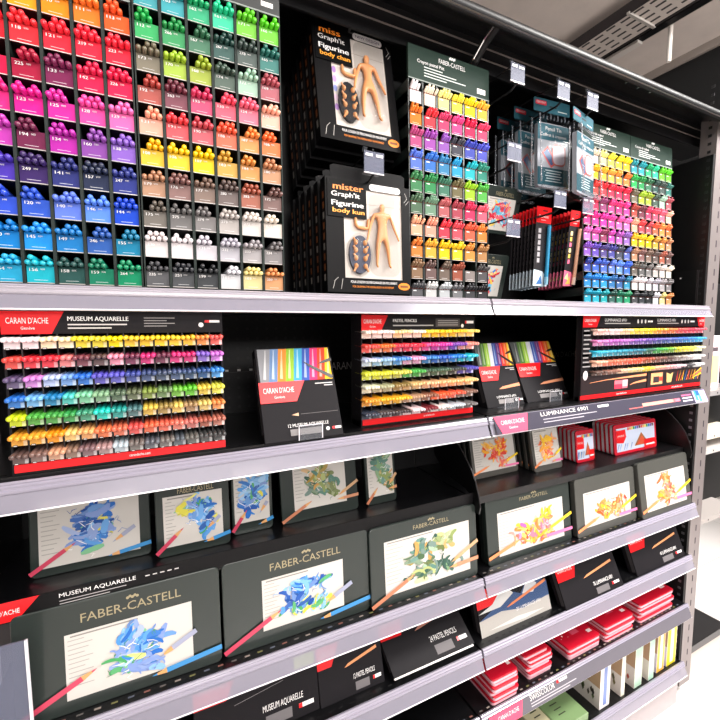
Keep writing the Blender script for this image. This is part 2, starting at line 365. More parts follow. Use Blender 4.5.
def fcrack(label, loc, w, rows, pitch, z_first, depth=.13, header=.08, head='logo', numbers=None, style='flat', who='', indiv=False, labelh=.53, cname='', tilt=0):
    """one six-column panel of a pencil display; rows listed from the top; z_first = bottom of the lowest bin label above loc"""
    nr = len(rows); nc = len(rows[0]); cw = w/nc
    t = thing('pencil_rack', label, 'pencil display', loc, (-tilt, 0, 0), group='tall pencil racks on the top shelf')
    H = z_first+nr*pitch
    b = MB(); b.box(0, w, depth, depth+.006, 0, H+header, BLK2); b.box(0, w, .004, depth, 0, max(.002, z_first-.001), BLK2)
    for ri in range(nr):
        z0 = z_first+(nr-1-ri)*pitch; b.box(0, w, .0025, depth, z0, z0+labelh*pitch-.001, BLK2)
    b.build('case', t)
    dv = mat('222b28', .5, spec=.2)
    for ci in range(nc+1):
        x = ci*cw; MB().box(max(0, x-.0021), min(w, x+.0021), -.004 if style == 'flat' else -.001, depth, 0, H, dv if style == 'flat' else mat('1c2422', .4)).build('divider', t)
    if header:
        b = MB(); b.box(0, w, -.002, .004, H, H+header, GREEN if head != 'plain' else mat('1b2021', .4)); y = -.0025
        if head == 'logo':
            b.text('FABER-CASTELL', w*.52, H+header*.70, .010, y, WHITE, width=w*.33, align='C')
            for k in range(6): b.disc(w*(.49+.012*k), H+header*.85+.002*(k % 2)+.006, .0022, .003, y, WHITE, 8)
            b.text('Crayon pastel Pitt' if 'Pitt' in who else 'Crayons de couleur', w*.1, H+header*.53, .0075, y, WHITE, width=w*.32)
            for k in range(4): b.rect(w*.18, H+header*(.43-.085*k), w*(.45+.12*((k*7) % 3) if k else .40), H+header*(.43-.085*k)+.0022, y, ink('c9cfcc'))
            b.rect(w*.84, H+.012, w*.95, H+.024, y, WHITE)
        else:
            b.rect(w*.86, H+.012, w*.95, H+.02, y, WHITE)
        b.rect(0, H+.0005, w, H+.003, y, ink('8d9490')); b.build('header', t)
    for ri in range(nr):
        z0 = z_first+(nr-1-ri)*pitch
        for ci in range(nc):
            h = rows[ri][ci] or '8a7f7c'; lc = mixc(mixc(h, .10, '606060'), .0) if 'leftmost' in cname else mixc(mixc(h, .22, '808080'), .10) if numbers else mixc(h, .26, '505050')
            q = MB(); x0, x1 = ci*cw+(.0028 if style == 'flat' else .0046), (ci+1)*cw-(.0028 if style == 'flat' else .0046); zt = z0+labelh*pitch
            q.box(x0, x1, -.0012, .002, z0+.0012, zt, mat(lc, .6, spec=.08))
            q.rect(x0, z0, x1, z0+.0012, -.0016, mat('c2bcb8', .25))
            if numbers:
                q.text(numbers[ri][ci] or '199', x0+(x1-x0)*.1, zt-.0078, .0046, -.0017, WHITE, width=(x1-x0)*.30, bold=.0003)
                q.text('***', x0+(x1-x0)*.5, zt-.0080, .0046, -.0017, WHITE, width=(x1-x0)*.17)
                q.rect(x0+(x1-x0)*.25, z0+.0045, x0+(x1-x0)*.75, z0+.0052, -.0017, ink(mixc(h, .75)))
            else:
                q.rect(x0+(x1-x0)*.12, zt-.005, x0+(x1-x0)*.42, zt-.003, -.0017, WHITE); q.rect(x0+(x1-x0)*.2, z0+.004, x0+(x1-x0)*.75, z0+.005, -.0017, ink(mixc(h, .6)))
            q.build('bin_label', t)
    stuff = MB(); N = 0
    r = .0040 if style == 'flat' else .0034
    for ri in range(nr):
        z0 = z_first+(nr-1-ri)*pitch+labelh*pitch
        for ci in range(nc):
            h = rows[ri][ci]
            if not h: continue
            xa, xb = ci*cw+.0026+r, (ci+1)*cw-.0026-r
            pos = []; NB = 4 if style == 'flat' else 5; nb = random.choice((NB-1, NB, NB, NB)); step = (xb-xa)/(NB-1)
            xs = [xa+step*k for k in range(NB)]
            if nb < NB: xs.pop(random.choice((0, NB-1)))
            pos += [(x, z0+r) for x in xs]
            ups = [i for i in range(len(xs)-1) if xs[i+1]-xs[i] < step*1.3]; random.shuffle(ups)
            for i in ups[:random.choice((2, 2, 3))]: pos.append(((xs[i]+xs[i+1])/2, z0+r+r*1.75))
            for (x, z) in pos:
                yy = -.010+random.uniform(-.004, .003)
                if style == 'flat':
                    if indiv:
                        o = bpy.data.objects.new('coloured_pencil', pencil_proto(h, .11, r)); C.objects.link(o); o.location = (loc[0]+x, loc[1]+yy, loc[2]+z)
                        tag(o, f"{hue(h)} coloured pencil, {ordw[ri]} row, {ordc[nc-1-ci]} bin from the right, {cname}", 'pencil', f"coloured pencils, {ordw[ri]} row, {ordc[nc-1-ci]} bin from the right, {cname}")
                    else: stuff.tube((x, yy, z), (x, .10, z), r, r, mat(h, .35, coat=.25), 8, dome=True)
                else:
                    m2 = mat(h, .4); dx = random.uniform(-.003, .003)
                    p1 = Vector((x, .012, z-.008)); p0 = Vector((x+dx, -.009, z+.0065)); pm = p0.lerp(p1, .42)
                    stuff.tube(p0, pm, r*.95, r, m2, 7, dome=True); stuff.tube(pm, p1, r, r, mat('8a4034', .5), 7)
    if stuff.v:
        o = stuff.build('coloured_pencils', smooth=True, loc=loc); o.rotation_euler = (-tilt, 0, 0); tag(o, f'coloured pencils filling the bins of the {cname}', 'pencils', None, 'stuff')
    return t

Zs1 = S[0]
A_cols = [
 ['f5c21c', 'f5b81c', 'f2a01e', 'f08c1e', 'f07a28', 'ef5a28'],
 ['ee2230', 'ef2434', 'f0303a', 'f02a3c', 'f02840', 'ef2a40'],
 ['e01c4a', 'ea1c4c', 'a81c3c', '7a2450', 'e0204e', 'e6224e'],
 ['e82a80', 'ee2c86', 'e81e92', 'd82c9c', 'ee4aa0', 'ee6ab0'],
 ['b83ca8', 'c23cb0', '702448', 'b828a6', '8a48a4', '8a60c4'],
 ['4a3aa6', '4a34b0', '3a2660', '2e3478', '28304a', '303a86'],
 ['2a48b8', '3050d0', '3056c8', '5f7ce0', '5a8cf0', '1c46c8'],
 ['1478d0', '147ccc', '1e8ee0', '1c78c0', '2c58a8', '1a7ca4'],
 ['1ea0cc', '26a6d4', '1cb4c8', '28504c', '187a5c', '148a5e']]
A_num = [['105', '107', '109', '110', '111', '113'], ['115', '117', '118', '121', '219', '223'], ['126', '127', '225', '133', '142', '226'],
 ['124', '122', '123', '125', '128', '129'], ['135', '131', '194', '134', '160', '138'], ['136', '137', '249', '141', '157', '247'],
 ['143', '151', '120', '140', '146', '144'], ['152', '110', '145', '149', '246', '155'], ['153', '154', '156', '158', '159', '264']]
B_cols = [
 ['1e8f9c', '1c98a4', '18a468', '1ec890', '62c824', '5cd020'],
 ['18a448', '1c8c44', '2e6848', '1e423c', '3a4844', '246a60'],
 ['6c6450', '9cc02c', '96ac2c', '3c5044', '9cc4ac', 'a84a56'],
 ['a83c34', '6c2c3c', 'd03460', 'ee4864', 'ee6480', 'f8b098'],
 ['f8a488', 'e83a44', 'c84654', 'ee5a3c', 'f08a40', 'f0682c'],
 ['f8bc14', 'f8c810', 'fcd000', 'd09a34', 'd88a3c', 'c08058'],
 ['b07c5c', '7c5450', '745c50', '5c4c48', '9c4c38', '684844'],
 ['5c544c', '5a5858', '6e6a6a', 'b0a8a4', 'd8cfc8', 'e4d8c8'],
 ['e8dcdc', 'ece4e8', 'ccc6d0', 'b4b0bc', '9a9498', '706c6e'],
 ['3c3c40', '2c2e34', '1a1c20', 'd8d6dc', 'e8d488', 'd88a50']]
B_num = [['161', '163', '162', '161', '171', '166'], ['112', '266', '167', '267', '278', '165'], ['173', '170', '168', '174', '172', '169'], ['192', '263', '193', '130', '124', '132'],
 ['131', '191', '190', '188', '187', '186'], ['108', '106', '107', '183', '184', '180'], ['179', '176', '177', '280', '283', '172'], ['175', '275', '274', '273', '272', '271'],
 ['230', '270', '231', '232', '233', '234'], ['235', '251', '199', '101', '103', '250']]
YL = .775
pA = (atY(120, 34, YL).z-atY(120, 286, YL).z)/8
zA = atY(120, 286, YL).z-Zs1
xm = atY(138, 150, YL).x
fcrack('green framed pencil rack filling the upper left corner, red to blue bins', (xm-.2355-.001, YL, Zs1), .2355, A_cols, pA, zA, header=.06, head='plain', numbers=A_num, indiv=True, cname='leftmost rack')
fcrack('second pencil rack from the left with green, yellow and grey bins', (xm+.001, YL, Zs1), .2365, B_cols, pA, zA+.001, header=.06, head='plain', numbers=B_num, cname='second tall rack from the left')
M_cols = [
 ['f4eef0', 'f8e4cc', 'f8ec90', 'fae440', 'fadc10', 'f8b838'],
 ['f07c20', 'ee3440', 'd83868', 'ee4088', 'e81c50', 'ee3c68'],
 ['c04880', 'a448b0', '9454b8', '3c3c48', '3c48b4', '4c54c8'],
 ['5474d8', '3070cc', '3080b4', '20a0d8', '18b4c0', '2c8c78'],
 ['3c8450', '2c8c4c', '3c7860', '6c6440', '9cd020', '4cb040'],
 ['4c6c50', '6c9478', 'b85c60', 'a83c4c', 'd82858', 'ee5870'],
 ['f8b490', 'f0a088', 'ee3448', 'e04858', 'e85c40', 'f08434'],
 ['e88034', 'f0b038', 'fccc10', 'f8d020', 'e0903c', 'b07c48'],
 ['8c6c50', '6c5450', '6c5c50', '9c4c38', None, '4c4a4c'],
 ['5c5c60', 'dcdcdc', 'c8ccd0', '7c7c80', '3c3c40', '2c2c30']]
def atT(x, y, Y0, tilt):
    d = ray(x, y); tn = math.tan(tilt); k = (Y0+(EYE-Zs1)*tn)/(d.y-d.z*tn); return Vector((d.x*k, d.y*k, d.z*k+EYE))
YM = .805; TM = math.radians(1.8); TR_ = math.radians(3.2)
pM = (atT(416, 103, YM, TM).z-atT(416, 279, YM, TM).z)/8
xM = atT(409, 200, YM, TM).x; wM = atT(488, 200, YM, TM).x-xM
zM9 = atT(416, 103, YM, TM).z-9*pM-Zs1
hM = atT(407.7, 43, YM, TM).z-(Zs1+zM9+10*pM)
fcrack('green headed pastel pencil rack in the middle with six columns of bins', (xM, YM, Zs1), wM, M_cols, pM, max(.002, zM9), header=hM, style='tilt', who='Pitt', labelh=.53, tilt=TM, cname='middle pastel rack')
R1 = [['f4f0f0', 'f8e8d0', 'f8ee90', 'faea40', 'fae020', 'fad810'], ['fac810', 'f8c010', 'f8b428', 'f4a83c', 'f49838', 'f07c30'],
 ['ee6430', 'ee3c34', 'ee2c38', 'ea2040', 'e81c48', 'e81c44'], ['e02050', 'd01c48', '8c3468', 'e83880', 'e82878', 'e83490'],
 ['e82c7c', 'ee2c90', 'd8289c', 'e8409c', 'ee58a8', 'e86cb8'], ['e070c0', 'd850a8', '8c3058', 'c83ca8', 'b050b0', '8858b0'],
 ['8048b8', '5c40b0', '483c80', '3c3c90', '383c50', '4858a8'], ['2c3c9c', '3058c8', '4060c0', '5878d8', '5c8ce8', '3060d0'],
 ['2080d0', '2084d8', '2090e0', '2468a8', '2c5898', '2080a8'], ['20a0c0', '20a8c4', '1ca0a8', '2c5850', '207c60', '1c9060']]
YR = .82
pR = (atT(597, 163.7, YR, TR_).z-atT(597, 303, YR, TR_).z)/9
xR = atT(583, 300, YR, TR_).x; xR2 = atT(630.5, 300, YR, TR_).x; xR3 = atT(671.5, 300, YR, TR_).x
zR = atT(597, 303, YR, TR_).z-Zs1
hR = atT(632, 136, YR, TR_).z-(Zs1+zR+10*pR)
fcrack('right hand pencil rack, left panel of yellow, red, pink and blue bins', (xR, YR, Zs1), xR2-xR-.001, R1, pR, max(.002, zR), header=max(.04, hR), style='tilt', labelh=.50, tilt=TR_, cname='left panel of the far right tall rack')
fcrack('rightmost pencil rack panel with green, orange, brown and grey bins', (xR2+.001, YR, Zs1), xR3-xR2-.002, B_cols, pR, max(.002, zR), header=max(.04, hR), style='tilt', labelh=.50, tilt=TR_, cname='rightmost tall rack')

# ------------------------------------------------------------------ low racks on the second shelf
def logo(b, x0, x1, z0, z1, y, slant=.25, m=None, gen=True, flip=False):
    s = (z1-z0)*slant*2
    pts = [(x0, z0), (x1-s, z0), (x1, z1), (x0, z1)] if not flip else [(x0+s, z0), (x1, z0), (x1, z1), (x0, z1)]
    b.fpoly(pts, y, m or RED); w = x1-x0
    b.text("CARAN D'ACHE", x0+w*.08+(s*.6 if flip else 0), z0+(z1-z0)*.46, (z1-z0)*.26, y-.0003, WHITE, width=w*.66)
    if gen: b.text('Genève', x0+w*.30+(s*.4 if flip else 0), z0+(z1-z0)*.2, (z1-z0)*.13, y-.0003, WHITE, width=w*.22)
M1R = [['f4e8ec', 'f4ecf0', 'f4e8c0', 'f4e8b8', 'f4e030', 'f4e038', 'f8e400', 'f4cc30', 'f8cc28', 'f8d020', 'f8d030', 'f4c030', 'f09040', 'e85850'],
 ['e84840', 'e8303c', 'e83040', 'ee8080', '7c3c48', '5c4444', 'ee90a8', '74304c', 'd83078', '6c3048', 'd83078', 'd02c70', '8060c4', 'c870d0'],
 ['5c4c70', 'd080d0', 'b4c4ec', '78a4e4', '3070d4', '5850b8', '5c58c0', '404c98', '3c4c78', '44506c', '44547c', '3c5078', '2c508c', '3c88d4'],
 ['2c70cc', '70b0ec', '2480b8', '50c8c0', '80cca0', '84ac84', '5c7058', '646c50', '7c9040', '6c8c58', '70b840', '60c030', 'e4c84c', 'e0dc50'],
 ['c8dc20', '50a840', '48a048', '38984c', '409474', '20c8b8', '2c9c94', '4c7478', 'd8b84c', '9c8448', 'e8c868', 'a08058', 'dcc070', 'e08848'],
 ['eca030', 'eca434', 'f0941c', 'f0c878', 'e8a868', 'e87448', 'dc6c50', 'e05450', 'e86848', 'e06450', 'e07868', 'cc7068', 'a85848', 'b06858'],
 ['5c4844', '7c6058', 'cc9878', '8c7060', '7c6064', 'a88888', 'b4c4cc', '706864', '5c6068', '706c68', '545c64', '60605c', '484848', '3c3c3c']]
M2R = [['f4e8d8', 'f4f0ec', 'f4e4a8', 'f4ecd8', 'f8e040', 'f8d820', 'f8cc28', 'f8dc70'],
 ['ee5048', 'ee7030', 'ee3c4c', 'dc2c44', 'e84488', 'd838a0', '7c44a8', 'f08c80'],
 ['c8d4f0', '90b8e8', '4c8cdc', 'e8a0cc', '3c80c8', '3060c0', '2c80d8', '28b8c8'],
 ['d8dc40', 'dcd838', 'd0cc58', '48a848', '3c5840', '445c44', '3c403c', '5048a8'],
 ['dcdcc4', 'a8a888', '8c7444', 'd8b078', 'ecb488', 'e8b07c', 'f0b478', 'f4c080'],
 ['ec9830', 'f0a81c', 'f4b430', 'b08c70', '8c5c48', 'ee5c34', 'e05840', '7c5c50'],
 ['3c4454', '504c50', '3c3438', 'e8d0d4', '7c2c34', 'e8e0dc', 'b8c4cc', '706c6c']]
M3R = [['f0c8b8', 'f4e4d8', 'f4d8a0', 'f8e040', 'f8dc20', 'f8a830', 'f07838', 'ee5048', 'ee3c50', 'e05060'],
 ['e080b8', 'c060b8', 'b868c0', '8c5cb8', '6c4ca8', '5850a8', '4858b0', '3868c8', '2c80dc', '30a0e0'],
 ['30b0d0', '2c9cb8', '2890a8', '287890', '2c6454', '3ca048', '70a838', 'd0d030', 'f4e050', 'f4ecb0'],
 ['f0b498', 'e8785c', 'dc6850', 'e04c38', 'a04838', '784840', '5c4844', '8c8480', 'c8c0c0', 'f0ecec'],
 ['604840', '8c6050', 'ecc4a0', 'f4dc90', 'f4d840', 'f0b090', 'e8a8a8', 'e8c0cc', '3c3c40', 'f0f0f0']]
def lowrack(name, label, x0, Y, w, h, rows, rowz, ncell, npen, prot, head, foot, kind, xstart=0, decorate=None, nind=999, dep=.045):
    t = thing(name, label, 'pencil display', (x0, Y, S[1]), group='low red and black pencil racks on the second shelf')
    b = MB(); b.box(0, w, dep, dep+.005, 0, h, BLK2); b.box(0, w, .001, dep, 0, .012, BLK2)
    b.box(0, .003, -.001, dep, 0, h, BOXK); b.box(w-.003, w, -.001, dep, 0, h, BOXK)
    for z in rowz: b.box(.003, w-.003, .0, dep-.001, z-.0138, z-.0042, BLK2)
    b.build('case', t)
    for k in range(1, ncell):
        x = xstart+(w-xstart)*k/ncell; MB().box(x-.0008, x+.0008, -.0005, dep-.001, .02, h-.03, mat('2c2a2c', .4)).build('divider', t)
    b = MB(); hh = head; b.box(0, w, -.003, .001, h-hh, h, BOXK); decorate(b, w, h, hh, 'head'); b.build('header', t)
    b = MB(); b.box(.003, w-.001, -.003, .001, .004, .004+foot, RED); decorate(b, w, h, foot, 'foot'); b.build('base_strip', t)['label'] = 'red strip along the base'
    ww = w-xstart
    pr = {}
    rest = MB()
    for ri, z in enumerate(rowz):
        q = MB(); cols = rows[ri]; ncol = len(cols)
        for k in range(ncell):
            c = cols[min(ncol-1, int((k+.5)/ncell*ncol))]; xa, xb = xstart+ww*k/ncell+.0015, xstart+ww*(k+1)/ncell-.0015
            q.box(xa, xb, -.002, .0, z-.0138, z-.0036, mat(mixc(c, .18), .55, spec=.12)); q.rect(xa+(xb-xa)*.76, z-.0138, xb, z-.006, -.0023, mat(mixc(c, .6), .5, spec=.12))
            q.rect(xa+(xb-xa)*.08, z-.0150, xa+(xb-xa)*.38, z-.0123, -.0024, mat('201c1e')); q.rect(xa+(xb-xa)*.12, z-.0142, xa+(xb-xa)*.34, z-.0131, -.0026, WHITE)
        q.build('colour_labels', t)
        for k in range(npen):
            c = cols[min(ncol-1, int((k+.5)/npen*ncol))]; x = xstart+ww*(k+.5)/npen; zz = z+random.uniform(-.0006, .0006); yy = -prot+random.uniform(-.002, .002)
            if ri >= nind:
                rest.tube((x, yy, zz), (x, yy+.025, zz), .0036, .0036, mat(c, .35, coat=.25), 8, dome=True); continue
            if c not in pr:
                o = bpy.data.objects.new(kind, pencil_proto(c, .05 if dep > .02 else .025, .0038)); pr[c] = o; C.objects.link(o)
            else: o = pr[c].copy(); C.objects.link(o)
            o.location = (x0+x, Y+yy, S[1]+zz); o.rotation_euler = (math.radians(2), 0, 0)
            cellw = int((k+.5)/npen*ncell)
            place = ['left end', 'left half', 'middle', 'right half', 'right end'][min(4, int((k+.5)/npen*5))]
            wd = {'watercolour_pencil': 'widest red and black rack', 'pastel_pencil': 'middle low rack', 'lightfast_pencil': 'rightmost low rack'}[kind]
            tag(o, f"{hue(c)} pencil in the {ordw[ri]} row, {place} of the {wd}", 'pencil', f"{hue(c)} pencils, {ordw[ri]} row, {place} of the {wd}")
    if rest.v:
        o = rest.build(kind+'s', smooth=True, loc=(x0, Y, S[1])); tag(o, 'bottom row of pencils of the rightmost low rack', 'pencils', None, 'stuff')
    return t
def dec1(b, w, h, s, part):
    y = -.0036
    if part == 'head':
        logo(b, 0, w*.25, h-s, h, y); b.text('MUSEUM AQUARELLE', w*.262, h-s*.42, s*.2, y, WHITE, width=w*.265, bold=.0004)
        for k in range(2): b.rect(w*.262, h-s*(.62+.16*k), w*(.52-.07*k), h-s*(.56+.16*k), y, ink('cfcaca'))
        for k in range(4): b.rect(w*.60, h-s*(.30+.13*k), w*(.75-.04*(k % 2)), h-s*(.26+.13*k), y, ink('9a9696'))
        b.disc(w*.885, h-s*.62, s*.12, s*.12, y, WHITE); b.rect(w*.93, h-s*.5, w*.985, h-s*.38, y, WHITE); b.rect(w*.905, h-s*.5, w*.93, h-s*.38, y, RED)
    else: b.text('carandache.com', w*.50, .004+s*.35, s*.4, y, WHITE, width=w*.1)
def rowz_from(pxs, Yp): return [atY(x, y, Yp).z-S[1] for x, y in pxs]
x0, w_, Yb, zb, h_, a_ = lean((2, 311), (222, 313), (226, 449), (13, 475), zs=S[1])
Y1 = Yb
lowrack('watercolour_rack', 'widest red and black pencil rack, below the green rack at left', x0, Y1, w_, h_, M1R,
 rowz_from([(17, 340), (17, 360), (17, 380), (17, 400), (17, 419), (17, 439), (17, 457.5)], Y1-.014), 14, 40, .014, .034, .012, 'watercolour_pencil', decorate=dec1)
def dec2(b, w, h, s, part):
    y = -.0036
    if part == 'head':
        logo(b, 0, w*.21, h-s, h, y); b.text('PASTEL PENCILS', w*.25, h-s*.45, s*.2, y, WHITE, width=w*.2, bold=.0004); b.rect(w*.25, h-s*.72, w*.60, h-s*.64, y, ink('b8b4b4'))
        b.rect(w*.62, h-s*.80, w*.85, h-s*.2, y, ink('4a4648'))
        for k in range(3): b.rect(w*.64, h-s*(.38+.15*k), w*.83, h-s*(.33+.15*k), y-.0003, ink('a8a4a4'))
        b.disc(w*.875, h-s*.72, s*.13, s*.13, y, WHITE); b.rect(w*.90, h-s*.55, w*.985, h-s*.36, y, WHITE); b.rect(w*.90, h-s*.55, w*.915, h-s*.36, y-.0003, RED)
    else: b.text('carandache.com', w*.52, .004+s*.35, s*.4, y, WHITE, width=w*.1)
x0, w_, Yb, zb, h_, a_ = lean((359, 315), (471, 316), (472, 414), (361, 427), zs=S[1])
lowrack('pastel_rack', 'red and black pastel pencil rack in the middle of the second shelf', x0, Yb, w_, h_, M2R,
 rowz_from([(366, 332.3), (366, 347), (366, 361), (366, 375), (366, 388.5), (366, 402), (366, 416)], Yb-.02), 12, 42, .02, .034, .013, 'pastel_pencil', decorate=dec2)
def dec3(b, w, h, s, part):
    y = -.0036
    if part == 'head':
        b.rect(w*.005, .004, w*.06, h-s, .0, BOXK)
        logo(b, 0, w*.12, h-s, h, y); logo(b, w*.92, w, h-s, h, y, flip=True)
        for xx in (.15, .56): b.text('LUMINANCE 6901', w*xx, h-s*.5, s*.26, y, WHITE, width=w*.16); b.rect(w*xx, h-s*.72, w*(xx+.19), h-s*.64, y, ink('b0acac'))
        for xx in (.40, .78):
            for k in range(3): b.disc(w*(xx+.03*k), h-s*.5, w*.007, s*.2, y, ink('d8d4d4'), 8)
            b.rect(w*(xx+.08), h-s*.58, w*(xx+.12), h-s*.42, y, WHITE)
        b.rect(w*.495, h-s, w*.498, h, y-.0004, BLK2)
        b.box(0, .003, -.003, 0, .016, h-s, BOXK)
        for k in range(9): b.rect(w*.008, h-s-.012-.013*k, w*(.045+.008*(k % 3)), h-s-.008-.013*k, -.0042, ink('8c8888'))
        b.disc(w*.03, h-s-.14, w*.016, .014, -.0042, ink('d8d0d0'))
    else:
        pz = .004+s
        b.box(.002, w*.494, -.004, .0, pz, .072, mat('2a2022', .3)); b.box(w*.502, w-.002, -.004, .0, pz, .072, mat('2a2022', .3)); y = -.0046
        for xs, xe, zc in ((.06, .49, .058), (.36, .49, .040)):
            b.stroke([(w*xs, zc-.006), (w*(xs+.12 if xs < .2 else xs+.03), zc-.001), (w*xe, zc+.004)], [.001, .002 if xs < .2 else .004, .008], y, ink('e8966a'))
        b.rect(w*.24, .026, w*.34, .052, y, ink('e0707c')); b.rect(w*.24, .026, w*.30, .040, y-.0002, ink('d83850')); b.rect(w*.30, .032, w*.34, .052, y-.0002, ink('ecb0b4'))
        b.rect(w*.53, .026, w*.63, .064, y, ink('e0a070')); b.rect(w*.55, .032, w*.60, .052, y-.0002, ink('3a3234')); b.rect(w*.60, .036, w*.63, .05, y-.0002, ink('d84030'))
        b.fpoly([(w*.67, .028), (w*.71, .028), (w*.725, .062), (w*.70, .055), (w*.665, .062)], y, ink('d8b070'))
        for k in range(12):
            b.stroke([(w*(.76+.018*k), .03), (w*(.77+.018*k+.01*(k % 3)), .066)], [.003, .001], y-.0001*k, ink(('e84030', 'f0a030', 'e86030', 'f4d040', '3a70c0', 'e89060')[k % 6]))
        for k in range(3): b.stroke([(w*.90, .035+.004*k), (w*.99, .05+.009*k)], [.001, .006], y-.002, ink(('f0c030', 'e87050', 'e8b040')[k]))
        b.text('carandache.com', w*.26, .004+s*.3, s*.45, -.0036, WHITE, width=w*.08); b.text('carandache.com', w*.72, .004+s*.3, s*.45, -.0036, WHITE, width=w*.1)
Yb = .775; x0 = atY(580.3, 360, Yb).x; xe = atY(701.3, 350, Yb).x; h_ = atY(640, 316, Yb).z-S[1]
lowrack('lightfast_rack', 'long red and black pencil rack at the right end of the second shelf', x0, Yb, xe-x0, h_, M3R,
 rowz_from([(600, 330.5), (600, 341.5), (600, 352.5), (600, 362.5), (600, 372.5)], Yb-.014), 24, 75, .014, .034, .013, 'lightfast_pencil', xstart=(xe-x0)*.075, decorate=dec3, nind=4, dep=.012)

# ------------------------------------------------------------------ drawings for tins
BLUE = ['2c6cc0', '3c84d0', '5c9cdc', '1c4c98', '7cb4e4', 'd8d050', '4aa060', '8098d0', '2c58a8']
TREE = ['4c6848', '6c7848', '8c9c60', '3c5c50', 'a88c40', '7ca078', 'b0b878', '5c8478', 'c89858']
ORNG = ['e87838', 'ec9048', 'e05828', 'f0a838', 'f4c030', 'e06050', 'f0a878', 'e04838', 'f08040']
REDS = ['d83040', 'e85860', '4080c8', 'f0a0a0', 'c82038', '60b0d0', 'e8c050']
def art(b, x0, z0, w, h, pal, seed, n=95, y=-.0012):
    rnd = random.Random(seed); cx, cz = x0+w*.52, z0+h*.5
    lobes = [(rnd.uniform(-.26, .26), rnd.uniform(-.27, .28), rnd.uniform(0, PI), pal[rnd.randrange(len(pal))]) for _ in range(9)]
    for i in range(n):
        lx, lz, la, lc = lobes[i % len(lobes)]
        ox, oz = lx+rnd.gauss(0, .07), lz+rnd.gauss(0, .07); a = la+rnd.gauss(0, .45); l = rnd.uniform(.06, .16); bend = rnd.uniform(-1.2, 1.2); pts = []
        for k in range(7):
            t = k/6-.5; aa = a+bend*t
            pts.append((cx+w*ox+h*1.3*l*t*2*math.cos(aa), cz+h*oz+h*l*t*2*math.sin(aa)))
        pts = [(min(x0+w, max(x0, p[0])), min(z0+h*.98, max(z0+h*.03, p[1]))) for p in pts]
        wd = h*rnd.uniform(.03, .11); c = lc if rnd.random() < .6 else pal[rnd.randrange(len(pal))]
        b.stroke(pts, [wd*.45, wd*.85, wd, wd*.9, wd, wd*.85, wd*.45], y-i*.00002, mat(mixc(c, rnd.choice((0, 0, .1, .3))), .5, spec=.25))
    for i in range(26):
        lx, lz, la, lc = lobes[i % len(lobes)]
        x, z, l = cx+w*(lx+rnd.gauss(0, .1)), cz+h*(lz+rnd.gauss(0, .1)), h*.11; pts = [(x, z)]
        for k in range(3): pts.append((pts[-1][0]+l*rnd.uniform(-.8, .9), pts[-1][1]+l*rnd.uniform(-.6, .6)))
        pts = [(min(x0+w, max(x0, p[0])), min(z0+h*.98, max(z0+h*.03, p[1]))) for p in pts]
        b.stroke(pts, [.0006, .0014, .0012, .0005], y-.0015-i*.00002, mat(mixc(lc, .15, '202040') if i % 3 else 'f6f3f0', .5))
def drawn_pencil(b, xa, za, xb, zb, wd, c, y):
    dx, dz = xb-xa, zb-za; L = math.hypot(dx, dz); ux, uz = dx/L, dz/L
    q = (xb-ux*wd*2.6, zb-uz*wd*2.6)
    b.stroke([(xa, za), q], [wd, wd], y, mat(c, .4)); b.stroke([q, (q[0]+ux*wd*1.7, q[1]+uz*wd*1.7)], [wd, wd*.4], y, WOOD)
    b.stroke([(q[0]+ux*wd*1.7, q[1]+uz*wd*1.7), (xb, zb)], [wd*.4, .0002], y-.00005, mat(c, .4))
tins = []
def tin(name, label, quad, zs, pal, thick=.022, pap=(.16, .12, .82, .72), brand=True, Y=None, tilt=None, seed=1, pencils=(), group=None, w=None, lid='252d2a', x1=None, h=None, lg=(.54, .80, .49, .082)):
    x0, w_, Yb, zb, h_, a_ = lean(*quad, zs=zs, Y=Y)
    if w: w_ = w
    if h: h_ = h
    if x1: w_ = x1-x0
    if tilt is not None: a_ = math.radians(tilt)
    t = thing(name, label, 'tin', (x0, Yb, zb+thick*0), (-a_, 0, 0), group)
    lm = mat(lid, .3, coat=.25)
    MB().prism(rr(0, 0, w_, h_, .010), 0, thick*.55, lm).build('lid', t, bevel=.0018)
    MB().prism(rr(.001, .001, w_-.001, h_-.001, .010), thick*.56, thick, mat('1d2321', .3, coat=.3)).build('base', t, bevel=.0015)
    b = MB(); y = -.0006
    px0, pz0, px1, pz1 = w_*pap[0], h_*pap[1], w_*pap[2], h_*pap[3]
    b.rect(px0, pz0, px1, pz1, y, mat('cdc8c2', .35, coat=.2))
    for k in range(11): b.rect(px0+.004, pz1-.012-(pz1-pz0)*.07*k, px0+(px1-px0)*(.14+.03*((k*5) % 3)), pz1-.0105-(pz1-pz0)*.07*k, y-.0002, ink('a8a4a0'))
    b.rect(px0+.008, pz1-.006, px0+(px1-px0)*.55, pz1-.0035, y-.0002, ink('8c8884'))
    art(b, px0+(px1-px0)*.12, pz0, (px1-px0)*.84, pz1-pz0, pal, seed, y=y-.0004)
    wd = h_*.05
    for xa, za, xb, zb_, c in pencils: drawn_pencil(b, xa*w_, za*h_, xb*w_, zb_*h_, wd, c, y-.0028)
    b.build('picture_card', t)['label'] = 'white printed card with a loose sketch'
    if brand:
        q = MB(); gold = mat('a89c7c', .35, .3); z = h_*lg[1]
        q.text('FABER-CASTELL', w_*lg[0], z, h_*lg[3], -.0005, gold, width=w_*lg[2], align='C')
        for k in range(5): q.disc(w_*(lg[0]-.024+.012*k), z+h_*lg[3]*1.45+.002*(k % 2), w_*.008, h_*.014, -.0005, gold, 8)
        q.build('lettering', t)
    return t
PB = ((.0, .06, .36, .35, 'c8405c'), (1.0, .17, .62, .10, '3c8cc8'), (.86, .42, .66, .26, '9ca0b8'))
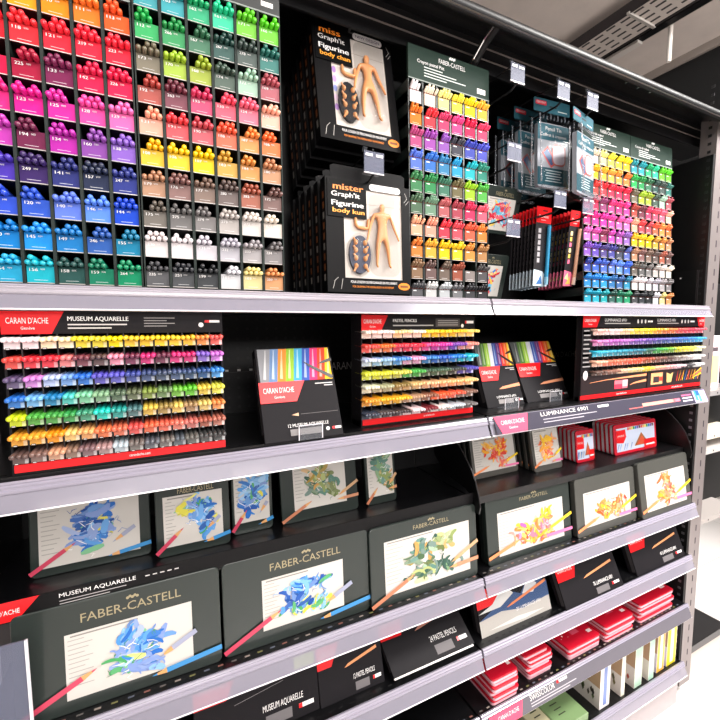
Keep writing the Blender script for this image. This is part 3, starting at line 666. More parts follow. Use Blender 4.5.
PO = ((.0, .12, .36, .28, 'f0905c'), (1.0, .46, .66, .28, 'f4d030'), (1.0, .20, .60, .20, 'e878a8'))
PT = ((.0, .04, .38, .30, 'c07858'), (1.0, .50, .72, .30, 'c8a078'), (1.0, .26, .70, .24, 'c88a68'))
G3 = 'large tins leaning on the third shelf'
Z3 = S[2]
tin('pencil_tin', 'large green tin with a blue sketch at the lower left corner', ((9, 628), (221, 568), (223, 665), (15, 728)), Z3, BLUE, .03, (.22, .12, .84, .72), tilt=4, seed=3, pencils=PB, group=G3, x1=.0815, h=.186)
tin('pencil_tin', 'dark green tin with a bright blue sketch, second from the left on the third shelf', ((223, 568), (367, 533), (370, 608), (225, 661)), Z3, BLUE, .03, (.24, .16, .80, .72), tilt=4, seed=4, pencils=PB, group=G3, h=.186)
tin('pencil_tin', 'dark tin with a pale green tree sketch left of the bay seam', ((368, 533), (475, 507), (478, 574), (372, 612)), Z3, TREE, .03, (.12, .12, .92, .80), tilt=5, seed=5, lg=(.55, .865, .34, .055), pencils=PT, group=G3, h=.185)
tin('pencil_tin', 'tin with an orange and violet flower sketch right of the bay seam', ((486, 501), (567, 480), (572, 541), (489, 565)), Z3, ORNG+['b060a8', 'e87890'], .03, (.12, .10, .90, .76), tilt=7, seed=6, lg=(.55, .865, .34, .055), pencils=PO, group=G3)
tin('pencil_tin', 'tin with an orange flower sketch, middle one of the right bay on the third shelf', ((575, 481), (633, 466), (637, 519), (578, 539)), Z3, ORNG, .03, (.12, .14, .90, .74), brand=False, tilt=7, seed=7, pencils=PO, group=G3, lid='4a4a46')  # lid greyed to paint in the haze of its plastic film
tin('pencil_tin', 'tin with an orange flower sketch next to the slotted post, rightmost of its row', ((637, 465), (685, 451), (692, 502), (643, 521)), Z3, ORNG, .03, (.10, .10, .90, .76), brand=False, tilt=9, seed=8, pencils=PO, group=G3, lid='4a4a46', x1=1.712)
ZS = EYE-.455; G2 = 'small tins on the step shelves'
def pile(t, n, dy, labels):
    for k in range(n):
        c = copy_tree(t); c.location = t.location+Vector((.001*(k+1), dy*(k+1), 0)); c['label'] = labels[k]
tin('pencil_tin', 'leftmost small tin on the step, washed out blue sketch behind shiny film', ((29, 490), (150, 470), (152, 556), (30, 578)), ZS, BLUE, .02, (.07, .10, .90, .90), brand=False, tilt=8, seed=11, pencils=PB, group=G2, h=.150)
tin('pencil_tin', 'small tin with a light blue and yellow sketch, second on the left step', ((155, 477), (229, 462), (231, 545), (157, 557)), ZS, BLUE, .02, (.10, .12, .90, .78), tilt=6, seed=12, pencils=PB, group=G2, h=.150)
tin('pencil_tin', 'narrow tin with a blue sketch, third on the left step', ((231, 475), (272, 467), (273.5, 527.5), (233, 536)), ZS, BLUE, .02, (.06, .16, .92, .96), brand=False, tilt=5, seed=13, pencils=PB, group=G2, h=.150)
tin('pencil_tin', 'small dark tin with a green tree sketch on the left step', ((279, 470), (354, 457), (359, 509), (282.5, 525)), ZS, TREE, .02, (.16, .18, .84, .95), brand=False, tilt=10, seed=14, pencils=PT, group=G2, h=.142)
tin('pencil_tin', 'narrow tin with a grey green tree sketch, rightmost on the left step', ((364, 455), (393, 451), (397, 500), (367, 506)), ZS, TREE, .02, (.08, .14, .92, .96), brand=False, tilt=8, seed=15, pencils=PT, group=G2, h=.142)
t = tin('pencil_tin', 'small tin with an orange flower sketch right of the black side wing', ((468, 438), (511, 433), (519, 469), (474, 482)), ZS, ORNG, .02, (.05, .14, .95, .96), brand=False, tilt=12, seed=16, pencils=PO, group=G2, lid='4e4c48')  # greyer lid colour includes the film's haze
pile(t, 2, .026, ['tin standing directly behind the orange flower tin by the side wing', 'rearmost tin behind the orange flower tin by the side wing'])
t = tin('pencil_tin', 'narrow tin with an orange flower sketch beside the red tins', ((529, 430), (556, 425), (563, 467.5), (535, 472.5)), ZS, ORNG, .02, (.08, .14, .95, .96), brand=False, tilt=12, seed=17, pencils=PO, group=G2, lid='4e4c48')
pile(t, 2, .026, ['tin standing directly behind the narrow orange flower tin', 'rearmost tin behind the narrow orange flower tin'])
# red tins on the right step
def redtin(label, quad, zs, seed, n, labels, dy=.0165, tilt=6):
    x0, w_, Yb, zb, h_, a_ = lean(*quad, zs=zs)
    t = thing('red_pencil_tin', label, 'tin', (x0, Yb, zb), (-math.radians(tilt), 0, 0), 'red pencil tins on the step')
    MB().prism(rr(0, 0, w_, h_, .010), 0, .006, DRED).build('lid', t, bevel=.002)
    MB().prism(rr(.001, .001, w_-.001, h_-.001, .010), .0062, .0155, mat('e6dade', .4)).build('base', t, bevel=.002)
    b = MB(); y = -.0006
    b.rect(w_*.05, h_*.10, w_*.95, h_*.86, y, mat('cfdaf0', .3, coat=.2))
    b.fpoly([(w_*.05, h_*.42), (w_*.42, h_*.42), (w_*.42, h_*.72), (w_*.36, h_*.80), (w_*.05, h_*.80)], y-.0002, RED) if w_ < .15 else b.fpoly([(w_*.05, h_*.40), (w_*.20, h_*.36), (w_*.27, h_*.55), (w_*.25, h_*.80), (w_*.05, h_*.80)], y-.0002, RED)
    b.text("CARAN D'ACHE", w_*.07, h_*.58, h_*.06, y-.0005, WHITE, width=w_*(.3 if w_ < .15 else .15))
    rnd = random.Random(seed)
    for k in range(14): b.rect(w_*(.30+.045*k), h_*.76, w_*(.335+.045*k), h_*.85, y-.0003, ink(['e84030', 'f0a030', 'f4d840', '48a848', '3080d0', '8048a8', '604030'][k % 7])) if .30+.045*k < .9 else None
    b.fpoly([(w_*.45, h_*.2), (w_*.8, h_*.2), (w_*.62, h_*.62)], y-.0004, ink('a86840')); b.fpoly([(w_*.5, h_*.22), (w_*.75, h_*.22), (w_*.63, h_*.5)], y-.0006, ink('d8583c'))
    for k in range(7): b.stroke([(w_*(.06+.05*k), h_*.14), (w_*(.10+.05*k), h_*.34)], [.002, .004], y-.0005, ink(['5c84c0', '80a0d0', 'e8e0d0'][k % 3]))
    b.fpoly([(w_*.68, h_*.06), (w_*.97, h_*.06), (w_*.97, h_*.36), (w_*.68, h_*.36)], y-.0008, RED); b.rect(w_*.72, h_*.15, w_*.93, h_*.2, y-.001, WHITE)
    b.build('picture', t)['label'] = 'printed picture with sky and a red logo'
    pile(t, n, dy, labels)
    return t
o5 = ['second', 'third', 'fourth', 'fifth']
redtin('front red tin of the small upright stack beside the orange flower tin', ((573, 432), (591, 427), (595, 459), (577, 464.5)), ZS, 1, 4, [f'{q} red tin from the front in the small upright stack' for q in o5])
redtin('front red tin of the wide upright stack at the right end of the step', ((611.5, 425), (655, 418), (657, 447), (615, 456)), ZS, 2, 4, [f'{q} red tin from the front in the wide upright stack' for q in o5])
redtin('red tin standing behind, between the small and the wide upright stacks', ((598, 418), (611, 415), (613, 448), (600, 450)), ZS, 3, 0, [])
# clear plastic panel at the lower left
tag(MB().box(0, .084, 0, .003, 0, .171, HAZE).box(.0815, .085, -.0005, .0035, 0, .171, PLEDGE).build('plastic_panel', loc=(-.288, .748, EYE-.6495)), 'frosted plastic panel standing at the lower left front corner', 'panel')

# ------------------------------------------------------------------ black cartons
def kbox(label, quad, zs, kind, thick=.03, lz=.60, Y=None, tilt=None, group=None, x0=None, x1=None, h=None, title='', pencil='e09868', wrap=None):
    X0, w_, Yb, zb, h_, a_ = lean(*quad, zs=zs, Y=Y)
    if x1: w_ = x1-(x0 if x0 is not None else X0)
    if x0 is not None: X0 = x0
    if h: h_ = h
    if tilt is not None: a_ = math.radians(tilt)
    t = thing('pencil_carton', label, 'carton', (X0, Yb, zb), (-a_, 0, 0), group)
    MB().box(0, w_, 0, thick, 0, h_, BOXK).build('sleeve', t, bevel=.0015)
    b = MB(); y = -.0005
    if kind == 'tall':
        bz = h_*.62; n = 9; cs = ['8c8c90', '6c88b0', 'e08838', '90b838', '48a0c8', '3c58a8', 'd83870', 'e8482c', 'f4c030']
        if 'pair' in label: cs = ['585c5c', '58803c', '98c048', 'd8d8e0', '4058a0', '6c3c78', 'e83c30', 'ee7030', 'f8c838']
        for k, c in enumerate(cs):
            xa, xb = w_*(.03+.94*k/n), w_*(.03+.94*(k+1)/n); s = w_*.06
            b.fpoly([(xa+(s if k else 0), h_*.985), (xb+(s if k < n-1 else 0), h_*.985), (xb, bz), (xa, bz)], y-.0001*k, mat(c, .55, spec=.15))
            b.stroke([((xa+xb)/2+s*.8, h_*.97), ((xa+xb)/2, bz+.006)], [.002, .006], y-.0012, mat(mixc(c, .35), .3))
        b.stroke([(w_*.60, h_*.83), (w_*.70, h_*.77), (w_*.97, h_*.64)], [.0008, .006, .008], y-.002, mat('2a2424', .3)); b.stroke([(w_*.80, h_*.80), (w_*.88, h_*.82), (w_*.99, h_*.845)], [.0008, .006, .007], y-.002, mat('2a2424', .3))
        logo(b, 0, w_*.58, h_*.40, h_*.62, y-.0022)
        b.rect(w_*.72, h_*.575, w_*.96, h_*.585, y, ink('d8d4d4')); b.rect(w_*.84, h_*.55, w_*.96, h_*.56, y, ink('d8d4d4'))
        if title.startswith('12'): b.rect(w_*.48, h_*.262, w_*.97, h_*.266, y, ink('7a7676')); b.fpoly([(w_*.36, h_*.262), (w_*.45, h_*.245), (w_*.45, h_*.28)], y, ink('d8b090'))
        else: b.stroke([(w_*.42, h_*.27), (w_*.52, h_*.285), (w_*1.0, h_*.32)], [.0008, .007, .009], y, ink('d8906c'))
        b.text(title, w_*.30, h_*.135, h_*.035, y, WHITE, width=w_*.52)
        b.rect(w_*.32, h_*.05, w_*.72, h_*.115, y, ink('8c8888')); b.disc(w_*.80, h_*.085, h_*.02, h_*.02, y, WHITE); b.rect(w_*.86, h_*.075, w_*.98, h_*.10, y, WHITE); b.rect(w_*.86, h_*.075, w_*.90, h_*.10, y-.0002, RED)
    else:
        logo(b, 0, w_*(.36 if kind == 'wide' else .40), h_*lz, h_*(lz+.4), y, gen=False)
        b.stroke([(w_*.40, h_*.50), (w_*.46, h_*.53), (w_*.92, h_*.66)], [.0006, h_*.045, h_*.055], y-.0003, ink(pencil)) if pencil != '9a9698' else b.stroke([(w_*.30, h_*.50), (w_*.70, h_*.585)], [.001, .001], y-.0003, ink('8a8688'))
        b.text(title, w_*.52, h_*.26, h_*.085, y, WHITE, width=w_*.34)
        b.rect(w_*.54, h_*.06, w_*.76, h_*.2, y, ink('6e6a6c')); b.rect(w_*.82, h_*.13, w_*.95, h_*.19, y, WHITE); b.rect(w_*.82, h_*.13, w_*.85, h_*.19, y-.0002, RED)
        if kind == 'wide': b.rect(w_*.80, h_*.66, w_*.98, h_*.84, y, ink('a8cc38')) if pencil == '9a9698' else None
    b.build('front_print', t)
    MB().add([(-.0004, thick*.1, h_*.1), (-.0004, thick*.1, h_*.9), (-.0004, thick*.5, h_*.9), (-.0004, thick*.5, h_*.1)], [(0, 1, 2, 3)], mat('4a4648', .3)).build('side_print', t)
    if wrap: MB().rect(.001, .001, w_-.001, h_-.001, -.004, FILM).build('plastic_wrap', t)
    return t
kbox('black carton with colour stripes and a red logo standing alone on the second shelf', ((255, 348), (328, 347), (344, 434), (265, 445)), S[1], 'tall', .028, title='12 MUSEUM AQUARELLE')
kbox('left one of the pair of tilted black cartons right of the bay seam', ((475, 344), (505, 341), (525, 402), (488, 411.5)), S[1], 'tall', .028, title='LUMINANCE 6901', group='tilted striped cartons', x1=None)
kbox('right one of the pair of tilted black cartons right of the bay seam', ((507, 341), (549, 341), (570, 397), (528, 404)), S[1], 'tall', .028, title='LUMINANCE 6901', group='tilted striped cartons')
for (px_, py_), lb in (((299, 441), 'clear plastic stop in front of the lone striped carton'), ((505, 410), 'clear plastic stop in front of the left tilted carton'), ((550, 402), 'clear plastic stop in front of the right tilted carton')):
    xx, YY, _ = atZ(px_, py_, S[1])
    q = MB().box(0, .05, 0, .0015, 0, .030, CLEAR).box(0, .05, 0, .03, -.0, .0015, CLEAR).box(0, .0015, 0, .0015, 0, .030, PLEDGE).box(.0485, .05, 0, .0015, 0, .030, PLEDGE).box(0, .05, 0, .0015, .0285, .030, PLEDGE)
    tag(q.build('product_stop', loc=(xx, YY, S[1]+.0002)), lb, 'product stop', 'clear product stops')
Z4 = S[3]; G4 = 'black cartons on the fourth shelf'
kbox('black carton with a red corner and a green mark, leftmost on the fourth shelf', ((186, 670), (314, 640), (320, 711), (195, 745)), Z4, 'wide', .03, Y=.79, tilt=12, group=G4, title='MUSEUM AQUARELLE', pencil='9a9698', h=.150)
kbox('black carton with an orange pencil, second from the left on the fourth shelf', ((312, 655), (380, 627), (385, 681), (321, 710)), Z4, 'wide', .03, tilt=16, group=G4, title='12 PASTEL PENCILS', h=.125)
t = kbox('flat lying black carton with a brown pencil at the bay seam on the fourth shelf', ((381, 642), (462, 605), (482, 640), (394, 687)), Z4, 'wide', .022, group=G4, title='24 PASTEL PENCILS', pencil='b07868', lz=.52, tilt=56, x1=.712, h=.15)
t.location.z += .010
MB().box(.0, .24, -.001, .0, -.004, 0, mat('c8c2c0', .35)).build('tray_edge', t)
kbox('shrink wrapped carton with a dark blue mountain picture right of the bay seam', ((476, 603), (545, 580), (551, 610), (482, 637)), Z4, 'wide', .03, tilt=17, group=G4, title='20 LUMINANCE 6901', pencil='e0885c', h=.115, wrap=True)
mt = list(C.objects)[-1].parent
q = MB(); ww, hh_ = .27, .115
for k, (pts, c) in enumerate((([(.0, .0), (1, .0), (1, .35), (.8, .42), (.55, .3), (.3, .42), (0, .35)], 'b9b4ae'), ([(0, .35), (.25, .55), (.42, .8), (.6, .62), (.75, .95), (1, .7), (1, .35), (.6, .28), (.3, .4)], '34507c'), ([(0, .5), (.2, .62), (.38, .95), (.5, .7), (.3, .5)], 'd8d6d4'), ([(.62, .6), (.74, .95), (.85, .72), (.78, .55)], 'cfd0d4'), ([(.1, .1), (.5, .16), (.9, .1), (.6, .05)], 'e0dcd6'))):
    q.fpoly([(ww*a, hh_*b_) for a, b_ in pts], -.001-.0002*k, mat(c, .4))
q.stroke([(ww*.38, hh_*.44), (ww*.46, hh_*.48), (ww*.98, hh_*.72)], [.0008, .006, .008], -.0024, ink('e0885c')); q.text('20 LUMINANCE 6901', ww*.5, hh_*.28, .009, -.0024, WHITE, width=ww*.36)
q.disc(ww*.88, hh_*.86, .008, .008, -.0024, WHITE)
q.build('picture', mt)['label'] = 'blue mountain picture with white clouds'
kbox('black carton with an orange pencil, middle of the right bay on the fourth shelf', ((553, 575), (612, 553), (624, 585), (567, 612)), Z4, 'wide', .03, tilt=26, group=G4, title='76 LUMINANCE 6901', h=.125)
kbox('black carton with an orange pencil beside the slotted post on the fourth shelf', ((628, 547), (674, 525), (684, 556), (638, 577)), Z4, 'wide', .03, tilt=22, group=G4, title='40 LUMINANCE 6901', h=.125, x1=1.70)

# ------------------------------------------------------------------ red tin stacks on the fifth shelf
Z5 = S[4]
def flat_tin(label, x, y, z, w, d, h, rz, group, star, pen):
    t = thing('flat_red_tin', label, 'tin', (x, y, z), (0, 0, rz), group)
    pts = rr(0, 0, w, d, .009)
    def slab(z0, z1, m, ins=0):
        b = MB(); q = rr(ins, ins, w-ins, d-ins, .009); n = len(q)
        b.add([(p[0], p[1], z0) for p in q]+[(p[0], p[1], z1) for p in q], [tuple(range(n-1, -1, -1)), tuple(range(n, 2*n))]+[(i, (i+1) % n, n+(i+1) % n, n+i) for i in range(n)], m); return b
    slab(0, h*.60, mat('eeb4c0', .4), .0008).build('base', t, bevel=.001)
    b = slab(h*.64, h, DRED)
    lidz = h+.0003
    def tr(x0, y0, x1, y1, m, dz=0): b.add([(x0, y0, lidz+dz), (x1, y0, lidz+dz), (x1, y1, lidz+dz), (x0, y1, lidz+dz)], [(0, 1, 2, 3)], m)
    tr(w*.80, d*.12, w*.93, d*.18, mat('f0d8d8', .3)); tr(w*.42, d*.45, w*.70, d*.53, mat('e8909c', .3)); tr(w*.42, d*.2, w*.64, d*.4, mat('d85068', .3))
    rnd = random.Random(star)
    for k in range(9):
        sx, sy, s = w*rnd.uniform(.08, .4), d*rnd.uniform(.15, .85), .0018+.0022*(k == 0)
        b.add([(sx-s, sy, lidz), (sx, sy-s*.5, lidz), (sx+s, sy, lidz), (sx, sy+s*.5, lidz)], [(0, 1, 2, 3)], WHITE); b.add([(sx, sy-s, lidz+.0001), (sx+s*.5, sy, lidz+.0001), (sx, sy+s, lidz+.0001), (sx-s*.5, sy, lidz+.0001)], [(0, 1, 2, 3)], WHITE)
    if pen: tr(w*.45, d*.78, w*.92, d*.86, mat('e8c030', .3), .0001)
    b.build('lid', t, bevel=.0012)
    return t
stacks = [((492, 706.5), (519, 694), 6, .0128, 'leftmost'), ((528.5, 682), (552, 669.5), 6, .0128, 'second'), ((569.5, 662.5), (600, 645), 3, .0128, 'middle'), ((606, 643.5), (634, 628.5), 4, .0128, 'fourth'), ((640, 623.5), (677.5, 603), 5, .0128, 'rightmost')]
oname = ['bottom', 'second lowest', 'third lowest', 'fourth lowest', 'fifth lowest', 'sixth lowest']
for i, (bl, br_, n, hh, nm) in enumerate(stacks):
    a = atZ(*bl, Z5); c = atZ(*br_, Z5); w = min(.205, c.x-a.x); y = .5*(a.y+c.y)
    for k in range(n):
        off = (.004*math.sin(k*2.1+i), .003*math.sin(k*3.7+i)) if not (i == 1 and k == n-1) else (-.014, .004)
        top = ', the top one' if k == n-1 else ''
        flat_tin(f'{oname[k]} flat red tin of the {nm} stack on the fifth shelf{top}', a.x+off[0], y+off[1], Z5+k*(hh+.0004), w, .19, hh, 0, f'flat red tins of the {nm} stack', 5+i, i in (2, 3) and k == n-1)

# ------------------------------------------------------------------ bottom shelf: boxes and upright books
Z6 = S[5]
for bl, br_, d, hh, c, c2, lb in (((528, 722), (552, 706), .17, .035, 'cfc8a4', 'b8b08a', 'khaki box lying left of the green box on the bottom shelf'), ((560, 728), (589.5, 712), .17, .04, '7c9868', '566c44', 'green box lying beside the upright books on the bottom shelf')):
    a = atZ(*bl, Z6+hh); e = atZ(*br_, Z6+hh); w = e.x-a.x-.004
    t = thing('flat_box', lb, 'box', (a.x, min(.79, e.y), Z6+.0002), group='flat boxes on the bottom shelf')
    MB().box(0, w, 0, d, 0, hh*.45, mat(c2, .4)).build('base', t, bevel=.002)
    b = MB(); b.box(0, w, 0, d, hh*.47, hh, mat(c, .4)); b.add([(w*.02, d*.55, hh+.0003), (w*.98, d*.55, hh+.0003), (w*.98, d*.98, hh+.0003), (w*.02, d*.98, hh+.0003)], [(0, 1, 2, 3)], mat(c2, .4))
    for k in range(3): b.add([(w*.25, d*(.2+.1*k), hh+.0004), (w*.5, d*(.2+.1*k), hh+.0004), (w*.5, d*(.22+.1*k), hh+.0004), (w*.25, d*(.22+.1*k), hh+.0004)], [(0, 1, 2, 3)], mat('3a4030'))
    b.build('lid', t, bevel=.002)
def book(label, bl, br_, h, spine, cover, pic, d=.13, band=None):
    a = atZ(*bl, Z6); e = atZ(*br_, Z6); w = max(.008, e.x-a.x); y = .5*(a.y+e.y)
    t = thing('sketch_pad', label, 'pad', (a.x, y, Z6+.0003), group='upright pads on the bottom shelf')
    MB().box(.0015, w-.0015, .002, d-.002, .002, h-.002, mat('f2eee2', .6)).build('pages', t)
    b = MB(); b.box(0, .0014, 0, d, 0, h, mat(cover, .4)); b.box(w-.0014, w, 0, d, 0, h, mat(cover, .4)); b.box(.0015, w-.0015, 0, .0018, 0, h, mat(spine, .4))
    b.add([(-.0003, 0, h*.5), (-.0003, d, h*.5), (-.0003, d, h), (-.0003, 0, h)], [(3, 2, 1, 0)], mat('c8a684', .5))
    rnd = random.Random(len(label))
    for k in range(8):
        yy, zz = d*rnd.uniform(.15, .5), h*rnd.uniform(.18, .38); s = .012
        b.add([(-.0006, yy-s*.4, zz), (-.0006, yy, zz-s), (-.0006, yy+s*.4, zz), (-.0006, yy, zz+s)], [(0, 1, 2, 3)], mat(pic if k % 2 else '5a5244', .5))
    if band: b.box(w*.35, w*.68, -.0006, .0, .01, h, mat(band, .4))
    b.build('cover', t)
book('white pad with a blue stripe on its spine, leftmost upright pad', (598.5, 710), (609.5, 704.5), .15, 'f4eef0', 'f2eae2', '6c7a4c', band='7c90c8')
book('white pad with a plant drawing, second upright pad', (620.5, 697), (624, 694.5), .15, 'f6f2d8', 'f2eae2', '7c7444')
book('pad with a pale green spine and a bird drawing, third upright pad', (634, 689), (641, 684), .15, 'b8d8c0', 'f2eae2', 'b05040')
book('pad with a mint spine, fourth upright pad', (648, 681), (653, 677.5), .15, 'b4dcc4', 'f0eee0', '6a6a5c')
book('lavender and orange pad, fifth upright pad', (656, 673.5), (663.5, 668.5), .15, 'f4b850', 'e4dcec', '9a8aa8', band='f2ecf4')
book('white and yellow pad beside the slotted post, rightmost upright pad', (666, 667), (675, 661), .155, 'f4e030', 'efe6ee', '9a8aa8', band='f6f2e0')

# ------------------------------------------------------------------ hooks with tag holders
def hook(px, py, Y, label, back=YB, tagw=.046):
    p = atY(px, py, Y); t = thing('display_hook', label, 'hook', (p.x, Y, p.z), group='black display hooks with clear tag holders')
    b = MB(); b.path([Vector((0, back-Y-.002, -.052)), Vector((0, .02, -.052)), Vector((0, .003, -.044))], .0028, BLK2, 6)
    b.path([Vector((0, back-Y-.002, .006)), Vector((0, .004, .006))], .0018, BLK2, 6); b.build('wire', t)
    b = MB(); b.box(-.023, .023, -.001, .001, -.044, .0, HAZE); b.box(-.023, .023, -.0014, .0014, -.044, -.042, PLEDGE); b.box(-.020, -.004, -.002, -.001, -.010, -.005, PLEDGE); b.box(.004, .020, -.002, -.001, -.010, -.005, PLEDGE)
    b.rings([[(x, .005*math.cos(2*PI*i/8), .002+.005*math.sin(2*PI*i/8)) for i in range(8)] for x in (-.025, -.018)], CLEAR); b.build('tag_holder', t)
    return t
hook(351.5, 3, .865, 'hook above the upper figure boxes with its clear tag holder')
hook(374, 152, .775, 'hook above the lower figure boxes, tag partly hidden')
hook(518, 64, .78, 'empty hook left of the clear pouches with its tag holder')
hook(564, 82, .78, 'hook carrying the left clear pouches with its tag holder')
hook(593, 93, .78, 'hook carrying the right clear pouch with its tag holder')
hook(514.5, 143, .78, 'hook beside the pouches, tag just left of them')
hook(560.5, 191, .78, 'hook carrying the left blister packs with its tag holder')
hook(588.5, 198, .78, 'hook carrying the right blister packs with its tag holder')
hook(513.5, 219, .78, 'hook in front of the green tins, lowest tag holder')

# ------------------------------------------------------------------ hanging goods
TEAL = mat('30606e', .55, spec=.15); TEAL2 = mat('2a525e', .55, spec=.15)
def pouch(label, x, y, z, w, h, rz, tilt, group='clear pencil case pouches'):
    t = thing('clear_pouch', label, 'pouch', (x, y, z), (math.radians(tilt), 0, rz), group)
    b = MB(); b.prism(rr(0, h*.86, w, h, .004), -.001, .001, TEAL); y0 = -.0015
    b.prism(rr(w*.04, h*.93, w*.34, h*.975, .003), y0, y0-.0002, mat('d82840', .35)); b.text('DERWENT', w*.07, h*.943, .006, y0-.0005, WHITE, width=w*.24)
    b.prism(rr(w*.42, h*.92, w*.62, h*.935, .002), y0, y0-.0002, BLK2); b.rect(w*.66, h*.89, w*.92, h*.90, y0, ink('c8d4d4')); b.build('header_card', t)
    bag = MB(); n = 9; rs = []
    for k, (zz, th, ww) in enumerate(((.86, .004, .90), (.78, .014, .94), (.6, .026, .98), (.3, .030, 1.0), (.08, .030, .97), (.02, .022, .88), (0, .010, .78))):
        q = rr(w/2-w*ww/2, -th, w/2+w*ww/2, th, min(.012, th*.9), 3); rs.append([(p[0], p[1], h*zz) for p in q])
    bag.rings(rs, FILM); bag.build('bag', t, smooth=True)
    sm = MB(); GLINT = mat('a4a9b2', .12, alpha=.34, coat=.6)  # pale tubes paint the bright streaks and sparkle caught on the bag edges
    for sx in (.03, .97): sm.tube((w*sx, -.027, h*.08), (w*sx, -.020, h*.80),   .0024, .0018, GLINT, 8); sm.tube((w*sx, .012, h*.08), (w*sx, .010, h*.80), .003, .002, GLINT, 8)
    sm.tube((w*.06, -.024, h*.035), (w*.94, -.024, h*.035), .005, .005, GLINT, 8)
    for q_ in range(9): sm.tube((w*(.08+.1*q_), -.012, h*.77), (w*(.11+.1*q_), -.008, h*(.81+.03*(q_ % 2))), .0025, .001, GLINT, 6)
    sm.build('seam', t, smooth=True)
    c = MB(); c.prism(rr(w*.07, h*.06, w*.93, h*.74, .008), -.006, .006, mat('a6abb4', .5, spec=.2)); y1 = -.0065
    c.rect(w*.07, h*.56, w*.93, h*.73, y1, TEAL); c.rect(w*.07, h*.08, w*.93, h*.27, y1, TEAL2)
    c.text('Pencil Tin', w*.5, h*.665, .010, y1-.0004, WHITE, width=w*.44, align='C'); c.text('Coffret à crayons', w*.5, h*.60, .009, y1-.0004, WHITE, width=w*.72, align='C')
    c.fpoly([(w*.18, h*.42), (w*.34, h*.50), (w*.60, h*.33), (w*.44, h*.27)], y1-.0004, mat('c85048', .4)); c.fpoly([(w*.22, h*.42), (w*.34, h*.475), (w*.55, h*.335), (w*.44, h*.295)], y1-.0006, mat('3c5c88', .4))
    c.prism(rr(w*.46, h*.30, w*.84, h*.53, .015), y1-.0008, y1-.0010, mat('c86a60', .4)); c.prism(rr(w*.49, h*.315, w*.81, h*.515, .013), y1-.0011, y1-.0013, mat('d8d0dc', .4))
    for k in range(5): c.rect(w*(.28+.03*(k % 2)), h*(.235-.028*k), w*(.74-.04*(k % 2)), h*(.245-.028*k), y1-.0004, ink('c0d0d4'))
    c.build('card_insert', t)
    return t
def hung(quad, Y): return lean(*quad, Y=Y)
x0, w_, Yb, zb, h_, a_ = hung(((531.7, 98.3), (567.8, 106), (566, 196), (533, 194)), .86)
pouch('front clear pouch with a teal card on the left pouch hook', x0, .86, zb, w_*.97, h_, math.radians(-5), -2)
pouch('second clear pouch behind the front one on the left hook', x0-.009, .922, zb+.002, w_, h_, 0, -2)
pouch('rearmost clear pouch on the left hook', x0-.014, .984, zb-.002, w_, h_, 0, -2)
p = atY(572, 195, .775)
pouch('clear pouch turned sideways on the right pouch hook', p.x+.003, .775, p.z-.004, w_*.92, h_*.91, math.radians(13), -2)
def pack(label, x, y, z, w, h, tilt, c, art_c, group):
    t = thing('blister_pack', label, 'pencil pack', (x, y, z), (tilt, 0, 0), group)
    b = MB(); b.box(0, w, 0, .0012, 0, h, mat('2b282b', .3)); y0 = -.0004
    b.rect(0, h*.80, w, h, y0, RED); b.text('Derwent', w*.16, h*.865, .008, y0-.0004, WHITE, width=w*.64); b.rect(w*.3, h*.83, w*.62, h*.84, y0-.0004, ink('f0b0b0'))
    b.prism(rr(w*.4, h*.945, w*.72, h*.96, .002), y0-.0003, y0-.0005, BLK2)
    for k in range(6): b.rect(w*.18, h*(.30+.075*k), w*.36, h*(.355+.075*k), y0, ink(art_c[k % len(art_c)] if c != '2f9ccc' else 'a8a4a8'))
    b.fpoly([(0, 0), (w*.95, 0), (w*.9, h*.12), (w*.6, h*.19), (0, h*.21)], y0, mat(art_c[0], .4)); b.fpoly([(w*.2, h*.02), (w*.6, h*.03), (w*.5, h*.14)], y0-.0003, mat(art_c[1], .4)); b.fpoly([(w*.05, h*.1), (w*.4, h*.08), (w*.3, h*.18)], y0-.0003, mat(art_c[2], .4))
    b.build('card', t)
    q = MB(); xp = w*.78; q.tube((xp, -.006, h*.12), (xp, -.006, h*.77), .0055, .0055, mat(c, .3), 8); q.tube((xp, -.006, h*.02), (xp, -.006, h*.12), .0055, .0055, mat(mixc(c, .5), .3), 8); q.build('pencil', t, smooth=True)
    MB().prism(rr(w*.60, .002, w*.97, h*.78, .006), -.013, -.0128, FILM).build('blister', t)
    return t
for quad, Y, c, ac, nm in ((((536.7, 205), (552.5, 209), (547, 287), (532.5, 285)), .86, '2f9ccc', ['c8d8e4', '3c6ca8', 'e8eef2'], 'left'), (((570, 209), (584, 213), (573.5, 287), (562.5, 285)), .86, 'e8b090', ['e87090', 'f0c060', 'f4e0a0'], 'right')):
    x0, w_, Yb, zb, h_, a_ = hung(quad, Y)
    pack(f'front pencil blister pack with a {"blue" if nm=="left" else "pale wooden"} pencil on the {nm} pack hook', x0, Yb, zb, w_, h_, -a_, c, ac, f'blister packs on the {nm} pack hook')
    for k in range(7):
        pack(f'{["second","third","fourth","fifth","sixth","seventh","rearmost"][k]} blister pack from the front on the {nm} pack hook', x0-.0010*(k+1), Yb+.0118*(k+1), zb-.001*(k+1), w_, h_, -a_, c, ac, f'blister packs on the {nm} pack hook')
# green tins hung beside the middle rack
for quad, Y, lb, sd in ((((482, 182), (527, 191), (514, 237), (478, 231)), .95, 'upper hanging green tin with a red flower sketch beside the middle rack', 31), (((472, 252), (512, 256), (501, 300), (466, 299)), .95, 'lower green tin with a red flower sketch beside the middle rack', 32)):
    t = tin('pencil_tin', lb, quad, None, REDS, .015, (.10, .08, .86, .76), Y=Y, seed=sd, group='green tins beside the middle rack')

